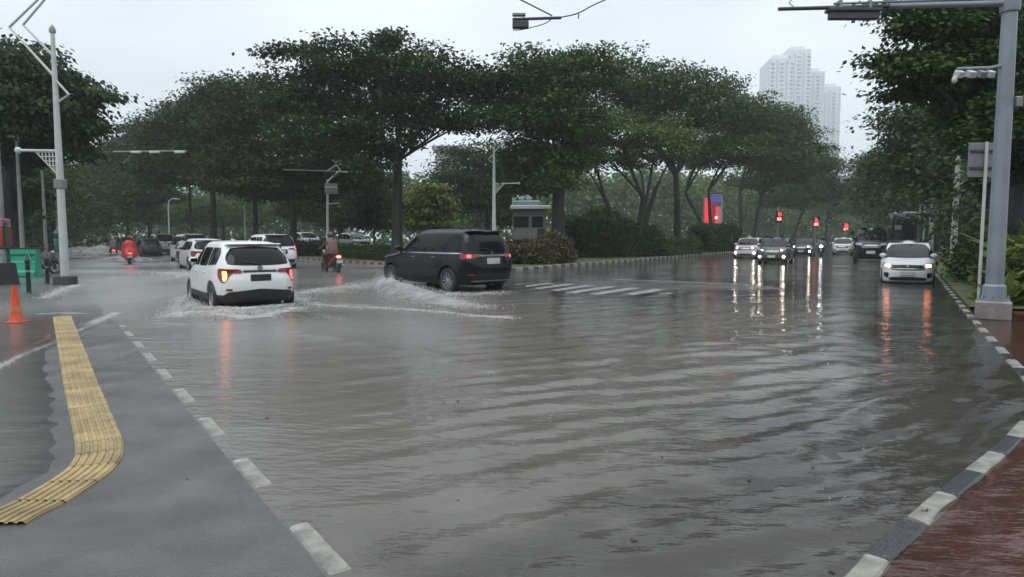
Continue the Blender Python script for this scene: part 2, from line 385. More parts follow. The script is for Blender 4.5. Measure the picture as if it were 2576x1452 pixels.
# road markings (sheets just above the road bed)
def marking(name, quad, label, m=M_PAINT, nx=8):
    a, b, c, d = quad; vs = []
    for i in range(nx + 1):
        for p in (a.lerp(b, i / nx), d.lerp(c, i / nx)):
            z = float(ground_height(np.array([p.x]), np.array([p.y]))[0]); vs.append((p.x, p.y, z + .006))
    fs = [(2 * i, 2 * i + 1, 2 * i + 3, 2 * i + 2) for i in range(nx)]
    o = MB().add(vs, [f[::-1] for f in fs]).obj(name, m, smooth=False); return tag(o, label, 'road marking')
zr = empty('zebra_crossing', (4, 20, 0), 0, 'white zebra crossing stripes under shallow water near the island', 'road marking')
for i in range(-1, 12):
    e = Vector((1.35, 22.1, 0)) + Vector((.6, -.575, 0)) * i; a = HD(33.0 + .6 * i); L_ = 3.5 if i > 0 else 2.6; wv = Vector((.32, -.2, 0)) * .5
    vs = []
    for j in range(9):
        for sgn in (-1, 1):
            p = e - a * L_ * j / 8 + wv * sgn
            z = float(ground_height(np.array([p.x]), np.array([p.y]))[0]) + .006; vs.append((p.x - 4, p.y - 20, z))
    MB().add(vs, [(2 * j, 2 * j + 1, 2 * j + 3, 2 * j + 2) for j in range(8)]).obj('stripe', M_PAINT, zr, smooth=False)
def line(p, q, w, label):
    d = (q - p).normalized(); s_ = Vector((d.y, -d.x, 0)) * w / 2
    marking('lane_line', (p - s_, q - s_, q + s_, p + s_), label, nx=20)
line(G(1292, 691), G(1860, 717), .2, 'thin white stop line beyond the zebra crossing')
line(G(1560, 704), G(1830, 658), .14, 'white lane line running from the stop line along the island')
line(G(728, 783), G(797, 809), .13, 'short white lane dash in the water behind the white crossover')

# ------------------------------------------------------------------ flood water
WAKES = [([G(*p) for p in pts], h, w) for pts, h, w in (
    (((745, 748), (800, 765), (900, 772), (1000, 776), (1100, 783), (1180, 792), (1300, 803)), .09, .28),
    (((780, 735), (880, 742), (1000, 752), (1120, 770)), .035, .35),
    (((770, 838), (830, 850), (900, 864), (1000, 878), (1100, 895), (1240, 936)), .03, .2),
    (((420, 805), (500, 815), (620, 812), (740, 790)), .035, .35),
    (((300, 700), (400, 690), (470, 700)), .05, .8),
    (((60, 892), (140, 862), (180, 842), (240, 815), (300, 788)), .012, .12),
    (((1295, 1175), (1500, 1120), (1700, 1060), (1900, 990)), .006, .14),
    (((1295, 1265), (1500, 1180), (1750, 1110)), .006, .12),
)]
def water_height(X, Y):
    rng = np.hypot(X, Y); z = np.zeros(X.shape); rs = np.random.RandomState(5)
    right = smooth01(X + .05 * Y, -1.2, 1.2) * (1 - smooth01(Y, 12, 24)) * (1 - .5 * smooth01(X, 3, 7))
    left = .5 * (1 - smooth01(X, -.5, 1)) * smooth01(X + .55 * Y, .6, 2.2)
    film = .22 * smooth01(-side(X, Y, LK0, LKD), .3, 1.2)
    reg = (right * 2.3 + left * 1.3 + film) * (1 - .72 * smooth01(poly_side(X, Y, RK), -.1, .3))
    for lam, amp, dev in ((.85, .0045, 4), (.62, .0045, -7), (.44, .0036, 10), (.33, .0028, -3), (.25, .0019, 15), (.18, .0010, -16)):
        d = HD(-30 + dev); ph = rs.uniform(0, 6.28)
        wob = value_noise(X * .5, Y * .5, int(lam * 100)) * 2.6
        mod = .5 + .5 * value_noise(X * .8 + 9, Y * .8, int(lam * 50) + 7)
        s = np.sin((X * d.x + Y * d.y) * 2 * math.pi / lam + ph + wob)
        z += amp * mod * (s + .35 * s * np.abs(s)) * (1 - smooth01(rng * .0115, lam * .22, lam * .42)) * reg * .8
    z += .0035 * value_noise(X * 3.1, Y * 3.1, 31) * reg * (1 - smooth01(rng, 9, 20))
    z += .0014 * value_noise(X * 7.3, Y * 7.3, 32) * (.25 + reg) * (1 - smooth01(rng, 5, 10))
    z += .014 * value_noise(X * .55, Y * .55, 33) * smooth01(rng, 8, 20) * (1 - smooth01(rng, 40, 70))
    for pts, h, w in WAKES:
        d = poly_side(X, Y, pts); z += h * np.exp(-(d / w) ** 2) * (1 - smooth01(X, -1.4, .1) * (pts[0].x < -.5)) * (.7 + .5 * value_noise(X * 2, Y * 2, 40))
    return z
ang = np.linspace(R(-64), R(64), 400); rad = np.concatenate([np.geomspace(1.3, 60, 400), np.geomspace(61, 1200, 60)])
Rr, Aa = np.meshgrid(rad, ang, indexing='ij'); X = Rr * np.sin(Aa); Y = Rr * np.cos(Aa) - .3
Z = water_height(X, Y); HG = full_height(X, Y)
n, k = X.shape; idx = np.arange(n * k).reshape(n, k)
F = np.stack([idx[:-1, :-1], idx[1:, :-1], idx[1:, 1:], idx[:-1, 1:]], -1).reshape(-1, 4)
wme = fast_mesh('flood_water', np.stack([X, Y, Z], -1).reshape(-1, 3), F[:, ::-1], None, True)
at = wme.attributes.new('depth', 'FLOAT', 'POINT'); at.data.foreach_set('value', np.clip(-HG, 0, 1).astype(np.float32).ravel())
ch = np.clip(1 - smooth01(X + .02 * Y, -1.5, 1.5), 0, 1) * (.35 + .65 * smooth01(Y, 5, 12)) * (.8 + .2 * value_noise(X * .3, Y * .3, 51)); ch = np.where(in_left_pave(X, Y), np.maximum(ch, .75 * smooth01(Y, 2, 4)), ch)
at = wme.attributes.new('chop', 'FLOAT', 'POINT'); at.data.foreach_set('value', np.clip(ch, 0, 1).astype(np.float32).ravel())
def water_material():
    m = bpy.data.materials.new('murky flood water'); m.use_nodes = True; nt = m.node_tree; N = nt.nodes; L = nt.links; N.clear()
    out = N.new('ShaderNodeOutputMaterial'); geo = N.new('ShaderNodeNewGeometry')
    at = N.new('ShaderNodeAttribute'); at.attribute_name = 'depth'
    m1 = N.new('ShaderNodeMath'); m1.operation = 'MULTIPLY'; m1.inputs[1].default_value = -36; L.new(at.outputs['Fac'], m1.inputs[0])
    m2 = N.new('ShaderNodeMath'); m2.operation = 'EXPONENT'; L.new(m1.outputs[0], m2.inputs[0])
    mp = N.new('ShaderNodeMapping'); mp.inputs['Rotation'].default_value = (0, 0, R(30)); mp.inputs['Scale'].default_value = (.55, 1.5, 1)
    L.new(geo.outputs['Position'], mp.inputs[0])
    n1 = N.new('ShaderNodeTexNoise'); n1.inputs['Scale'].default_value = 2.6; n1.inputs['Detail'].default_value = 4; n1.inputs['Roughness'].default_value = .55; L.new(mp.outputs[0], n1.inputs[0])
    n2 = N.new('ShaderNodeTexNoise'); n2.inputs['Scale'].default_value = .35; n2.inputs['Detail'].default_value = 3; L.new(geo.outputs['Position'], n2.inputs[0])
    r2 = N.new('ShaderNodeMapRange'); r2.inputs[1].default_value = .35; r2.inputs[2].default_value = .65; r2.inputs[3].default_value = .15; r2.inputs[4].default_value = 1.0; L.new(n2.outputs[0], r2.inputs[0])
    mm = N.new('ShaderNodeMath'); mm.operation = 'MULTIPLY'; L.new(n1.outputs[0], mm.inputs[0]); L.new(r2.outputs[0], mm.inputs[1])
    n4 = N.new('ShaderNodeTexNoise'); n4.inputs['Scale'].default_value = 11; n4.inputs['Detail'].default_value = 3; L.new(mp.outputs[0], n4.inputs[0])
    m5 = N.new('ShaderNodeMath'); m5.operation = 'MULTIPLY_ADD'; m5.inputs[1].default_value = .22; L.new(n4.outputs[0], m5.inputs[0]); L.new(mm.outputs[0], m5.inputs[2])
    bp = N.new('ShaderNodeBump'); bp.inputs['Strength'].default_value = .75; bp.inputs['Distance'].default_value = .03; L.new(m5.outputs[0], bp.inputs['Height'])
    # silt in the water: brown-grey with drifting streaks
    n3 = N.new('ShaderNodeTexNoise'); n3.inputs['Scale'].default_value = .5; n3.inputs['Detail'].default_value = 6; L.new(geo.outputs['Position'], n3.inputs[0])
    rp = N.new('ShaderNodeValToRGB'); rp.color_ramp.elements[0].position = .32; rp.color_ramp.elements[0].color = (.114, .104, .092, 1)
    rp.color_ramp.elements[1].position = .68; rp.color_ramp.elements[1].color = (.16, .152, .135, 1); L.new(n3.outputs[0], rp.inputs[0])
    ca = N.new('ShaderNodeAttribute'); ca.attribute_name = 'chop'
    cm = N.new('ShaderNodeMixRGB'); cm.inputs[2].default_value = (.2, .193, .175, 1); L.new(ca.outputs['Fac'], cm.inputs[0]); L.new(rp.outputs[0], cm.inputs[1])
    df = N.new('ShaderNodeBsdfDiffuse'); L.new(cm.outputs[0], df.inputs[0])
    tr = N.new('ShaderNodeBsdfTransparent'); tr.inputs[0].default_value = (.8, .78, .74, 1)
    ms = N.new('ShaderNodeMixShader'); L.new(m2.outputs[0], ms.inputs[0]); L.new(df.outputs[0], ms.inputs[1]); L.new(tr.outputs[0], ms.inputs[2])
    cp = N.new('ShaderNodeAttribute'); cp.attribute_name = 'chop'
    cr = N.new('ShaderNodeMapRange'); cr.inputs[3].default_value = .04; cr.inputs[4].default_value = .3; L.new(cp.outputs['Fac'], cr.inputs[0])
    gl = N.new('ShaderNodeBsdfGlossy'); L.new(cr.outputs[0], gl.inputs['Roughness']); L.new(bp.outputs[0], gl.inputs['Normal'])
    fr = N.new('ShaderNodeFresnel'); fr.inputs['IOR'].default_value = 1.33; L.new(bp.outputs[0], fr.inputs['Normal'])
    mx = N.new('ShaderNodeMixShader'); L.new(fr.outputs[0], mx.inputs[0]); L.new(ms.outputs[0], mx.inputs[1]); L.new(gl.outputs[0], mx.inputs[2])
    L.new(mx.outputs[0], out.inputs[0]); return m
wme.materials.append(water_material())
tag(mesh_ob('flood_water', wme), kind='structure')
# ------------------------------------------------------------------ vehicles
def pchip(x, y, xn):
    x = np.asarray(x, float); y = np.asarray(y, float); h = np.diff(x); dl = np.diff(y) / h; d = np.zeros_like(y)
    for i in range(1, len(x) - 1):
        if dl[i - 1] * dl[i] > 0:
            w1, w2 = 2 * h[i] + h[i - 1], h[i] + 2 * h[i - 1]; d[i] = (w1 + w2) / (w1 / dl[i - 1] + w2 / dl[i])
    d[0], d[-1] = dl[0], dl[-1]
    i = np.clip(np.searchsorted(x, xn) - 1, 0, len(x) - 2); t = (xn - x[i]) / h[i]
    return ((2 * t ** 3 - 3 * t ** 2 + 1) * y[i] + (t ** 3 - 2 * t ** 2 + t) * h[i] * d[i] + (-2 * t ** 3 + 3 * t ** 2) * y[i + 1] + (t ** 3 - t ** 2) * h[i] * d[i + 1])
class Surf:                                                     # body = stack of rounded plan outlines
    def __init__(s, rows, xm=0.):
        r = np.array(rows, float); u = np.arange(len(r)); un = np.linspace(0, len(r) - 1, (len(r) - 1) * 5 + 1)
        s.T = np.stack([pchip(u, r[:, c], un) for c in range(6)], 1); s.xm = xm      # z, W, xr, xf, nr, nf
    def row(s, z): return [np.interp(z, s.T[:, 0], s.T[:, c]) for c in range(1, 6)]
    def ring(s, r, n=18):
        z, W, xr, xf, nr, nf = r; a = np.linspace(0, math.pi / 2, n); out = []
        c, sn = np.cos(a), np.sin(a)
        rx, ry = s.xm - (s.xm - xr) * c ** (2 / nr), W * sn ** (2 / nr)
        fx, fy = s.xm + (xf - s.xm) * sn ** (2 / nf), W * c ** (2 / nf)
        x = np.concatenate([rx, fx[1:]]); y = np.concatenate([ry, fy[1:]])
        x = np.concatenate([x, x[-2:0:-1]]); y = np.concatenate([y, -y[-2:0:-1]])
        return np.stack([x, y, np.full(x.shape, z)], 1)
    def skin(s, z0, z1, cap0=True, cap1=True):
        rows = [r for r in s.T if z0 - 1e-6 <= r[0] <= z1 + 1e-6]
        def at(z): return np.array([np.interp(z, s.T[:, 0], s.T[:, c]) for c in range(6)])
        if rows[0][0] > z0 + 1e-4: rows.insert(0, at(z0))
        if rows[-1][0] < z1 - 1e-4: rows.append(at(z1))
        P = [s.ring(r) for r in rows]; k = len(P[0]); mb = MB()
        mb.v = [tuple(v) for p in P for v in p]
        mb.f = [(i * k + (j + 1) % k, i * k + j, (i + 1) * k + j, (i + 1) * k + (j + 1) % k) for i in range(len(P) - 1) for j in range(k)]
        if cap0: mb.f.append(tuple(range(k)))
        if cap1: mb.f.append(tuple(reversed(range((len(P) - 1) * k, len(P) * k))))
        return mb
    def ys(s, x, z):
        W, xr, xf, nr, nf = s.row(z)
        t = np.where(x < s.xm, (s.xm - x) / np.maximum(s.xm - xr, .05), (x - s.xm) / np.maximum(xf - s.xm, .05)); n = np.where(x < s.xm, nr, nf)
        return W * (1 - np.clip(t, 0, .9995) ** n) ** (1 / n)
    def xe(s, y, z, front):
        W, xr, xf, nr, nf = s.row(z); n = nf if front else nr; q = (1 - np.clip(np.abs(y) / W, 0, .9995) ** n) ** (1 / n)
        return s.xm + (xf - s.xm) * q if front else s.xm - (s.xm - xr) * q
def grid_patch(P, off, th=.02, flip=False):                     # P (nc,nr,3): a slab following the body
    da = np.gradient(P, axis=0); db = np.gradient(P, axis=1); N = np.cross(da, db); N /= np.linalg.norm(N, axis=2, keepdims=True) + 1e-9
    if flip: N = -N
    Q = P + N * off; B = P + N * (off - th); nc, nr = P.shape[:2]
    mb = MB(); mb.v = [tuple(v) for v in Q.reshape(-1, 3)] + [tuple(v) for v in B.reshape(-1, 3)]; o = nc * nr
    f = [(i * nr + j, (i + 1) * nr + j, (i + 1) * nr + j + 1, i * nr + j + 1) for i in range(nc - 1) for j in range(nr - 1)]
    f += [(i * nr, o + i * nr, o + (i + 1) * nr, (i + 1) * nr) for i in range(nc - 1)] + [((i + 1) * nr - 1 + nr, o + (i + 1) * nr - 1 + nr, o + (i + 1) * nr - 1, (i + 1) * nr - 1) for i in range(nc - 1)]
    f += [(j + 1, o + j + 1, o + j, j) for j in range(nr - 1)]; q = (nc - 1) * nr
    f += [(q + j, o + q + j, o + q + j + 1, q + j + 1) for j in range(nr - 1)]
    mb.f = [t[::-1] for t in f] if flip else f
    return mb
def cols(a0, a1, lo, hi, r, n=14, nr=6):
    a = np.linspace(0, 1, n); a = a0 + (a1 - a0) * (a + .12 * np.sin(4 * math.pi * a) / (2 * math.pi) * -1)
    L = np.array([lo(v) if callable(lo) else lo for v in a], float); H = np.array([hi(v) if callable(hi) else hi for v in a], float)
    d = np.minimum(np.abs(a - a0), np.abs(a1 - a)); sh = np.where(d < r, r - np.sqrt(np.maximum(r * r - (r - d) ** 2, 0)), 0)
    sh = np.minimum(sh, (H - L) * .46); L, H = L + sh, H - sh
    t = np.linspace(0, 1, nr); return np.repeat(a[:, None], nr, 1), L[:, None] + (H - L)[:, None] * t[None]
def side_patch(S, x0, x1, lo, hi, sgn, off=.005, r=.05, n=14, nr=6, th=.02):
    X, Z = cols(x0, x1, lo, hi, r, n, nr); Y = S.ys(X, Z)
    return grid_patch(np.stack([X, Y * sgn, Z], 2), off, th, flip=sgn > 0)
def end_patch(S, y0, y1, lo, hi, front, off=.005, r=.05, n=16, nr=6, th=.02):
    Yy, Z = cols(y0, y1, lo, hi, r, n, nr); X = S.xe(Yy, Z, front)
    return grid_patch(np.stack([X, Yy, Z], 2), off, th, flip=not front)
def screen_patch(S, z0, z1, ins, front, off=.006, th=.02):      # windscreen or rear window, as wide as the cabin lets it be
    U, Z = cols(-1, 1, lambda u: z0 + .03 * u * u, lambda u: z1 - .04 * u * u, .12, 20, 9); W = S.row(Z)[0]; Yy = U * (W - ins); X = S.xe(Yy, Z, front)
    return grid_patch(np.stack([X, Yy, Z], 2), off, th, flip=not front)
def corner_patch(S, y0, x1, lo, hi, front, sgn, off=.006, r=.02, n=16, nr=5, th=.02):
    # from y0 on the end face round the corner to x1 on the side; lo/hi take 0..1
    zm = .5 * ((lo(.5) if callable(lo) else lo) + (hi(.5) if callable(hi) else hi)); W, xr, xf, nrr, nff = S.row(zm); nn = nff if front else nrr
    p0 = math.asin(min(1, (y0 / W) ** (nn / 2))); ex = abs((xf if front else xr) - S.xm); p1 = math.acos(min(1, (abs(x1 - S.xm) / ex) ** (nn / 2)))
    T, Z = cols(0, 1, lo, hi, r, n, nr); ph = p0 + (p1 - p0) * T
    W, xr, xf, nrr, nff = S.row(Z); nn = nff if front else nrr; ex = (xf if front else xr) - S.xm
    X = S.xm + ex * np.cos(ph) ** (2 / nn); Y = W * np.sin(ph) ** (2 / nn) * sgn
    return grid_patch(np.stack([X, Y, Z], 2), off, th, flip=(sgn > 0) != front)

M_GLASS = mat('dark car glass', (.01, .012, .013), .04, vary=.1, spec=.22)
M_TYRE = mat('tyre rubber', (.018, .018, .018), .6, vary=.2)
M_ALLOY = mat('alloy rim', (.42, .43, .44), .3, .8)
M_RIMD = mat('dark rim', (.06, .06, .06), .4, .5)
M_BLKP = mat('black plastic trim', (.017, .017, .018), .45, vary=.2, scale=6)
M_CHROME = mat('chrome', (.62, .63, .64), .16, 1.)
M_TAIL = mat('red lamp glass', (.22, .008, .01), .12, coat=.6)
M_TAILL = mat('lit tail lamp', (.5, .02, .02), .2, emit=(1, .06, .05), es=4)
M_BRAKE = mat('lit orange lamp', (.6, .1, .02), .2, emit=(1, .2, .04), es=9)
M_HEADG = mat('headlamp glass', (.35, .36, .37), .08, coat=.8)
M_HEADL = mat('lit headlamp', (.9, .9, .85), .2, emit=(1, .88, .74), es=30)
M_HEADO = mat('lit warm headlamp', (.9, .8, .7), .2, emit=(1, .25, .09), es=11)
M_PLW = mat('white number plate', (.55, .55, .54), .4)
M_PLK = mat('black number plate', (.03, .03, .03), .4)
PAINT = {}
def paint(name, c, rough=.32): return mat('paint ' + name, c, rough, vary=.05, scale=1.5, coat=.35)
P_WHITE, P_BLACK, P_SILVER = paint('white', (.76, .77, .75)), mat('paint black', (.004, .0045, .008), .25, vary=.05, scale=1.5, coat=.3, spec=.25), paint('silver', (.36, .36, .36))
P_PINK, P_GREY, P_DARK, P_RED = paint('pearl', (.62, .56, .54)), paint('grey', (.085, .08, .075)), paint('dark', (.03, .032, .036)), paint('dull red', (.2, .04, .035))
_wheels = {}
def wheel_meshes(r, w=.2, spokes=10, rim=None):
    key = (r, spokes, rim)
    if key in _wheels: return _wheels[key]
    k = r * .64; h = w / 2
    ty = MB().lathe([(k * .94, h - .03), (k, h - .006), (r * .9, h + .004), (r * .985, h - .03), (r, h - .07), (r, -h + .07), (r * .985, -h + .03), (r * .9, -h), (k, -h)], 28, axis='Y', cap=False).mesh('tyre', M_TYRE)
    rm = MB().lathe([(k, h - .012), (k * .95, h - .012), (k * .92, h - .05), (k * .9, -h + .02), (.02, -h + .02)], 28, axis='Y', cap=False)
    rm.lathe([(k * .2, h - .075), (k * .2, h - .03), (k * .12, h - .02), (.004, h - .02)], 14, axis='Y', cap=False)
    for i in range(spokes):
        a = 2 * math.pi * i / spokes; M = Matrix.Rotation(-a, 4, 'Y') @ Matrix.Translation((k * .54, h - .045, 0))
        b = MB().box((0, 0, 0), (k * .8, .028, k * .13 if spokes > 7 else k * .22)); rm.add([M @ Vector(v) for v in b.v], b.f)
    _wheels[key] = (ty, rm.mesh('rim', rim or M_ALLOY)); return _wheels[key]
_cut = {}
def carve(o, wb, rw, W, key):                                   # open the wheel arches
    mb = MB()
    for x in (-wb / 2, wb / 2):
        for s_ in (-1, 1): mb.lathe([(rw, -.23), (rw, .23)], 28, (x, s_ * (W - .06), rw * .93), axis='Y')
    c = mb.obj('cutter', None); m = o.modifiers.new('b', 'BOOLEAN'); m.operation = 'DIFFERENCE'; m.object = c; m.solver = 'EXACT'
    bpy.context.view_layer.update(); dg = bpy.context.evaluated_depsgraph_get()
    me = bpy.data.meshes.new_from_object(o.evaluated_get(dg)); o.modifiers.clear(); old = o.data; o.data = me
    bpy.data.meshes.remove(old); cm = c.data; bpy.data.objects.remove(c); bpy.data.meshes.remove(cm)
    me.polygons.foreach_set('use_smooth', [True] * len(me.polygons)); me.set_sharp_from_angle(angle=R(32)); return o
# z, half width, rear x, front x, rear roundness, front roundness
BODY = {
 'crossover': dict(wb=2.61, rw=.335, zc=.43, rows=[(.2, .74, -1.9, 1.9, 5, 4), (.27, .83, -2.02, 2.05, 5, 4), (.42, .875, -2.12, 2.12, 5, 3.6), (.58, .885, -2.145, 2.14, 5, 3.4), (.74, .886, -2.13, 2.1, 5, 3.2), (.86, .88, -2.09, 1.98, 5, 3), (.95, .866, -2.06, 1.62, 5.5, 3.2), (1.0, .85, -2.05, 1.2, 6, 3.6), (1.08, .825, -2.02, .98, 6, 4), (1.25, .765, -1.9, .62, 6, 4.4), (1.4, .7, -1.74, .26, 6, 4.6), (1.5, .645, -1.58, -.02, 5.5, 4.6), (1.555, .58, -1.42, -.25, 5, 4.4), (1.585, .46, -1.2, -.45, 4, 4), (1.6, .18, -.95, -.65, 3, 3)]),
 'suv': dict(wb=2.72, rw=.345, zc=.4, rows=[(.24, .77, -2.0, 2.0, 6, 4), (.31, .85, -2.12, 2.14, 6, 4), (.46, .886, -2.2, 2.22, 6, 3.8), (.64, .89, -2.22, 2.24, 6.5, 3.6), (.82, .89, -2.2, 2.2, 6.5, 3.4), (.94, .884, -2.17, 2.1, 6.5, 3.4), (1.02, .87, -2.14, 1.72, 6.5, 3.6), (1.07, .856, -2.12, 1.3, 7, 4), (1.18, .832, -2.09, 1.06, 7, 4.4), (1.36, .785, -2.03, .7, 7, 4.8), (1.5, .735, -1.96, .38, 7, 5), (1.6, .68, -1.87, .1, 6, 5), (1.65, .6, -1.74, -.15, 5, 4.6), (1.675, .47, -1.5, -.4, 4, 4), (1.69, .2, -1.2, -.7, 3, 3)]),
 'hatch': dict(wb=2.52, rw=.3, zc=.3, rows=[(.15, .72, -1.86, 1.84, 5, 4.6), (.2, .79, -1.93, 1.96, 5, 4.6), (.32, .82, -2.0, 2.03, 5, 4.2), (.5, .828, -2.03, 2.05, 5, 4), (.68, .83, -2.02, 2.0, 5, 3.6), (.8, .826, -2.0, 1.88, 5, 3.4), (.9, .812, -1.98, 1.55, 5.5, 3.2), (.95, .8, -1.97, 1.24, 6, 3.6), (1.05, .775, -1.95, 1.02, 6, 4), (1.22, .725, -1.88, .68, 6, 4.4), (1.38, .665, -1.78, .32, 6, 4.6), (1.48, .61, -1.66, .02, 5.5, 4.6), (1.53, .54, -1.5, -.25, 5, 4.4), (1.555, .42, -1.25, -.5, 4, 4), (1.57, .16, -1, -.7, 3, 3)]),
}
_bodies = {}
def body_meshes(kind):
    if kind in _bodies: return _bodies[kind]
    B = BODY[kind]; S = Surf(B['rows']); W = max(r[1] for r in B['rows']); zc = B['zc']
    up = carve(S.skin(zc, B['rows'][-1][0]).obj('body', None), B['wb'], B['rw'] * 1.13, W, kind)
    lo = carve(S.skin(B['rows'][0][0], zc - .002).obj('bumper', None), B['wb'], B['rw'] * 1.13, W, kind)
    _bodies[kind] = (S, up.data, lo.data); bpy.data.objects.remove(up); bpy.data.objects.remove(lo)
    return _bodies[kind]
def car(kind, pnt, pos, heading, name, label, group=None, lower=None, tail=M_TAILL, tail_r=None, head=None, plate=M_PLW, z=ROADZ, rim=None, spokes=10, rails=False, scale=1.0, cat='car'):
    S, bm_, lm_ = body_meshes(kind); B = BODY[kind]
    root = empty(name, (pos[0], pos[1], z), math.pi / 2 - R(heading), label, cat, group); root.scale = (scale,) * 3
    def add(n, mb, m, par=root, **k): return mb.obj(n, m, par, **k)
    me = bm_.copy(); me.materials.clear(); me.materials.append(pnt); body = mesh_ob('body', me, root)
    me = lm_.copy(); me.materials.clear(); me.materials.append(lower or pnt); mesh_ob('bumper', me, root)
    Wm = max(r[1] for r in B['rows']); L_ = B['rows'][3]; wb, rw = B['wb'], B['rw']
    add('underbody', MB().box((0, 0, .34), (3.5, Wm * 1.3, .2)), M_BLKP)
    ty, rm = wheel_meshes(rw, .21, spokes, rim)
    for x in (-wb / 2, wb / 2):
        for s_ in (-1, 1):
            w = empty('wheel', (x, s_ * (Wm - (.12 if x < 0 else .15)), rw), 0 if s_ > 0 else math.pi); w.parent = root
            mesh_ob('tyre', ty, w); mesh_ob('rim', rm, w)
    s = kind == 'suv'; c = kind == 'crossover'
    zb = {'crossover': 1.03, 'suv': 1.08, 'hatch': .97}[kind]; zt = {'crossover': 1.455, 'suv': 1.56, 'hatch': 1.43}[kind]
    xr_ = lambda z_: float(S.row(z_)[1]); xf_ = lambda z_: float(S.row(z_)[2])
    # glazing: screens and side windows
    add('windscreen', screen_patch(S, zb + .005, zt + .03, .075, True), M_GLASS)
    rl, rh = (1.0 + .06 if c else zb + .03), zt + (.01 if c else .02)
    add('rear_window', screen_patch(S, rl, rh, .13 if c else .1, False), M_GLASS)
    def hi_f(x):                                                # roof edge of the side glass, falling along the windscreen
        z_ = zt - .01
        zs = np.linspace(zb, zt, 30); fx = np.array([xf_(q) for q in zs]) - .13; rx = np.array([xr_(q) for q in zs]) + (.26 if not s else .2)
        ok = zs[(fx >= x) & (rx <= x)]; return max(zb + .015, min(z_, ok.max() if len(ok) else zb + .015))
    xb = xf_(zb) - .14; xs = [xr_(zb) + (.42 if c else .26), -.92 if not s else -1.0, -.06, xb]
    if c: lo_s = lambda x: zb + .0 + .05 * max(0, (-x - .6))
    else: lo_s = lambda x: zb + .005
    for s_ in (-1, 1):
        for i in range(3):
            x0, x1 = xs[i] + .03, xs[i + 1] - .03
            if x1 - x0 > .15: add('side_window', side_patch(S, x0, x1, lo_s, hi_f, s_, .005, .04), M_GLASS)
        # doors with handles
        zlo = B['zc'] + .05
        for x0, x1 in ((-.92 if not s else -.98, -.07), (-.05, .86)):
            d = add('side_door', side_patch(S, x0, x1, zlo, lambda x: lo_s(x) - .03, s_, .004, .05, th=.012), pnt)
            hx = x0 + .17; hy = float(S.ys(np.array(hx), np.array(zb - .13))) * s_
            add('handle', MB().box((hx, hy + .014 * s_, zb - .13), (.16, .03, .026), bev=.008), M_CHROME if s else pnt, d)
        mx = xf_(zb + .05) - .2; my = float(S.ys(np.array(mx), np.array(zb + .06)))
        mi = add('side_mirror', MB().ball((mx + .02, (my + .1) * s_, zb + .09), (.07, .115, .075), 12, 8), pnt)
        add('mirror_glass', MB().box((mx - .048, (my + .1) * s_, zb + .09), (.008, .15, .095), bev=.003), M_GLASS, mi)
    # lamps, plates, grille
    if s:
        for s_ in (-1, 1): add('window_trim', side_patch(S, xr_(zb) + .2, xb, zb - .035, zb - .008, s_, .009, .01, nr=2), M_CHROME)
    for s_ in (-1, 1):
        if c:
            t = add('tail_light', corner_patch(S, .36, xr_(.9) + .34, lambda u: .9 - .2 * smooth1(u, .25, .7) + .1 * smooth1(u, .8, 1), lambda u: .985 + .02 * u, False, s_, .012, .02, th=.03), M_TAIL)
            la = tail if s_ > 0 else (tail_r or tail)
            add('lamp', corner_patch(S, .66, xr_(.9) + .17, lambda u: .8 - .07 * smooth1(u, 0, .5), lambda u: .945, False, s_, .018, .03, th=.01), la, t)
        elif s:
            t = add('tail_light', corner_patch(S, .34, xr_(1.0) + .3, lambda u: .965 - .05 * smooth1(u, .1, .5), 1.04, False, s_, .012, .02, th=.03), M_TAIL)
            add('lamp', corner_patch(S, .66, xr_(1.0) + .12, .95, 1.02, False, s_, .018, .02, th=.01), tail, t)
        else:
            t = add('tail_light', corner_patch(S, .56, xr_(.8) + .2, .68, 1.0, False, s_, .012, .03, th=.03), M_TAIL)
            add('lamp', corner_patch(S, .62, xr_(.8) + .1, .8, .92, False, s_, .018, .02, th=.01), tail, t)
        hz0, hz1 = (.72, .85) if not s else (.84, .96)
        if kind == 'hatch': hz0, hz1 = .64, .8
        h = add('headlight', corner_patch(S, .44, xf_(.8) - .5, lambda u: hz0 + .05 * u, lambda u: hz1 - .02 * (1 - u) + .02 * u, True, s_, .012, .02, th=.03), M_HEADG)
        if head is not None: add('lamp', corner_patch(S, .5, xf_(.8) - .22, lambda u: hz0 + .03 + .02 * u, lambda u: hz1 - .035, True, s_, .018, .02, th=.01), head, h)
        add('fog_light_recess', corner_patch(S, .55, xf_(.45) - .3, lambda u: B['zc'] + .03 + (.0 if u < .5 else .03), lambda u: B['zc'] + .2, True, s_, .01, .03, th=.02), M_BLKP)
        if head is M_HEADL: add('fog_light', MB().ball((xf_(.5) - .16, .66 * s_, B['zc'] + .12), (.05, .07, .06), 10, 6), M_HEADL)
        add('reflector', corner_patch(S, .58, xr_(.5) + .14, B['zc'] + .1, B['zc'] + .14, False, s_, .01, .01, th=.02), M_TAIL)
    gz0, gz1 = (.66, .82) if not s else (.72, .94)
    if kind == 'hatch': gz0, gz1 = .58, .76
    g = add('grille', end_patch(S, -.5, .5, lambda y: gz0 + .08 * y * y, lambda y: gz1 - .02 * abs(y), True, .01, .04), M_BLKP)
    for q in range(3 if kind != 'hatch' else 1): add('grille_bar', end_patch(S, -.46, .46, gz0 + .045 + .045 * q, gz0 + .058 + .045 * q, True, .016, .005, nr=2), M_CHROME, g)
    add('lower_intake', end_patch(S, -.55, .55, lambda y: B['rows'][0][0] + .1, lambda y: B['rows'][0][0] + .1 + .12 - .1 * y * y, True, .01, .05), M_BLKP)
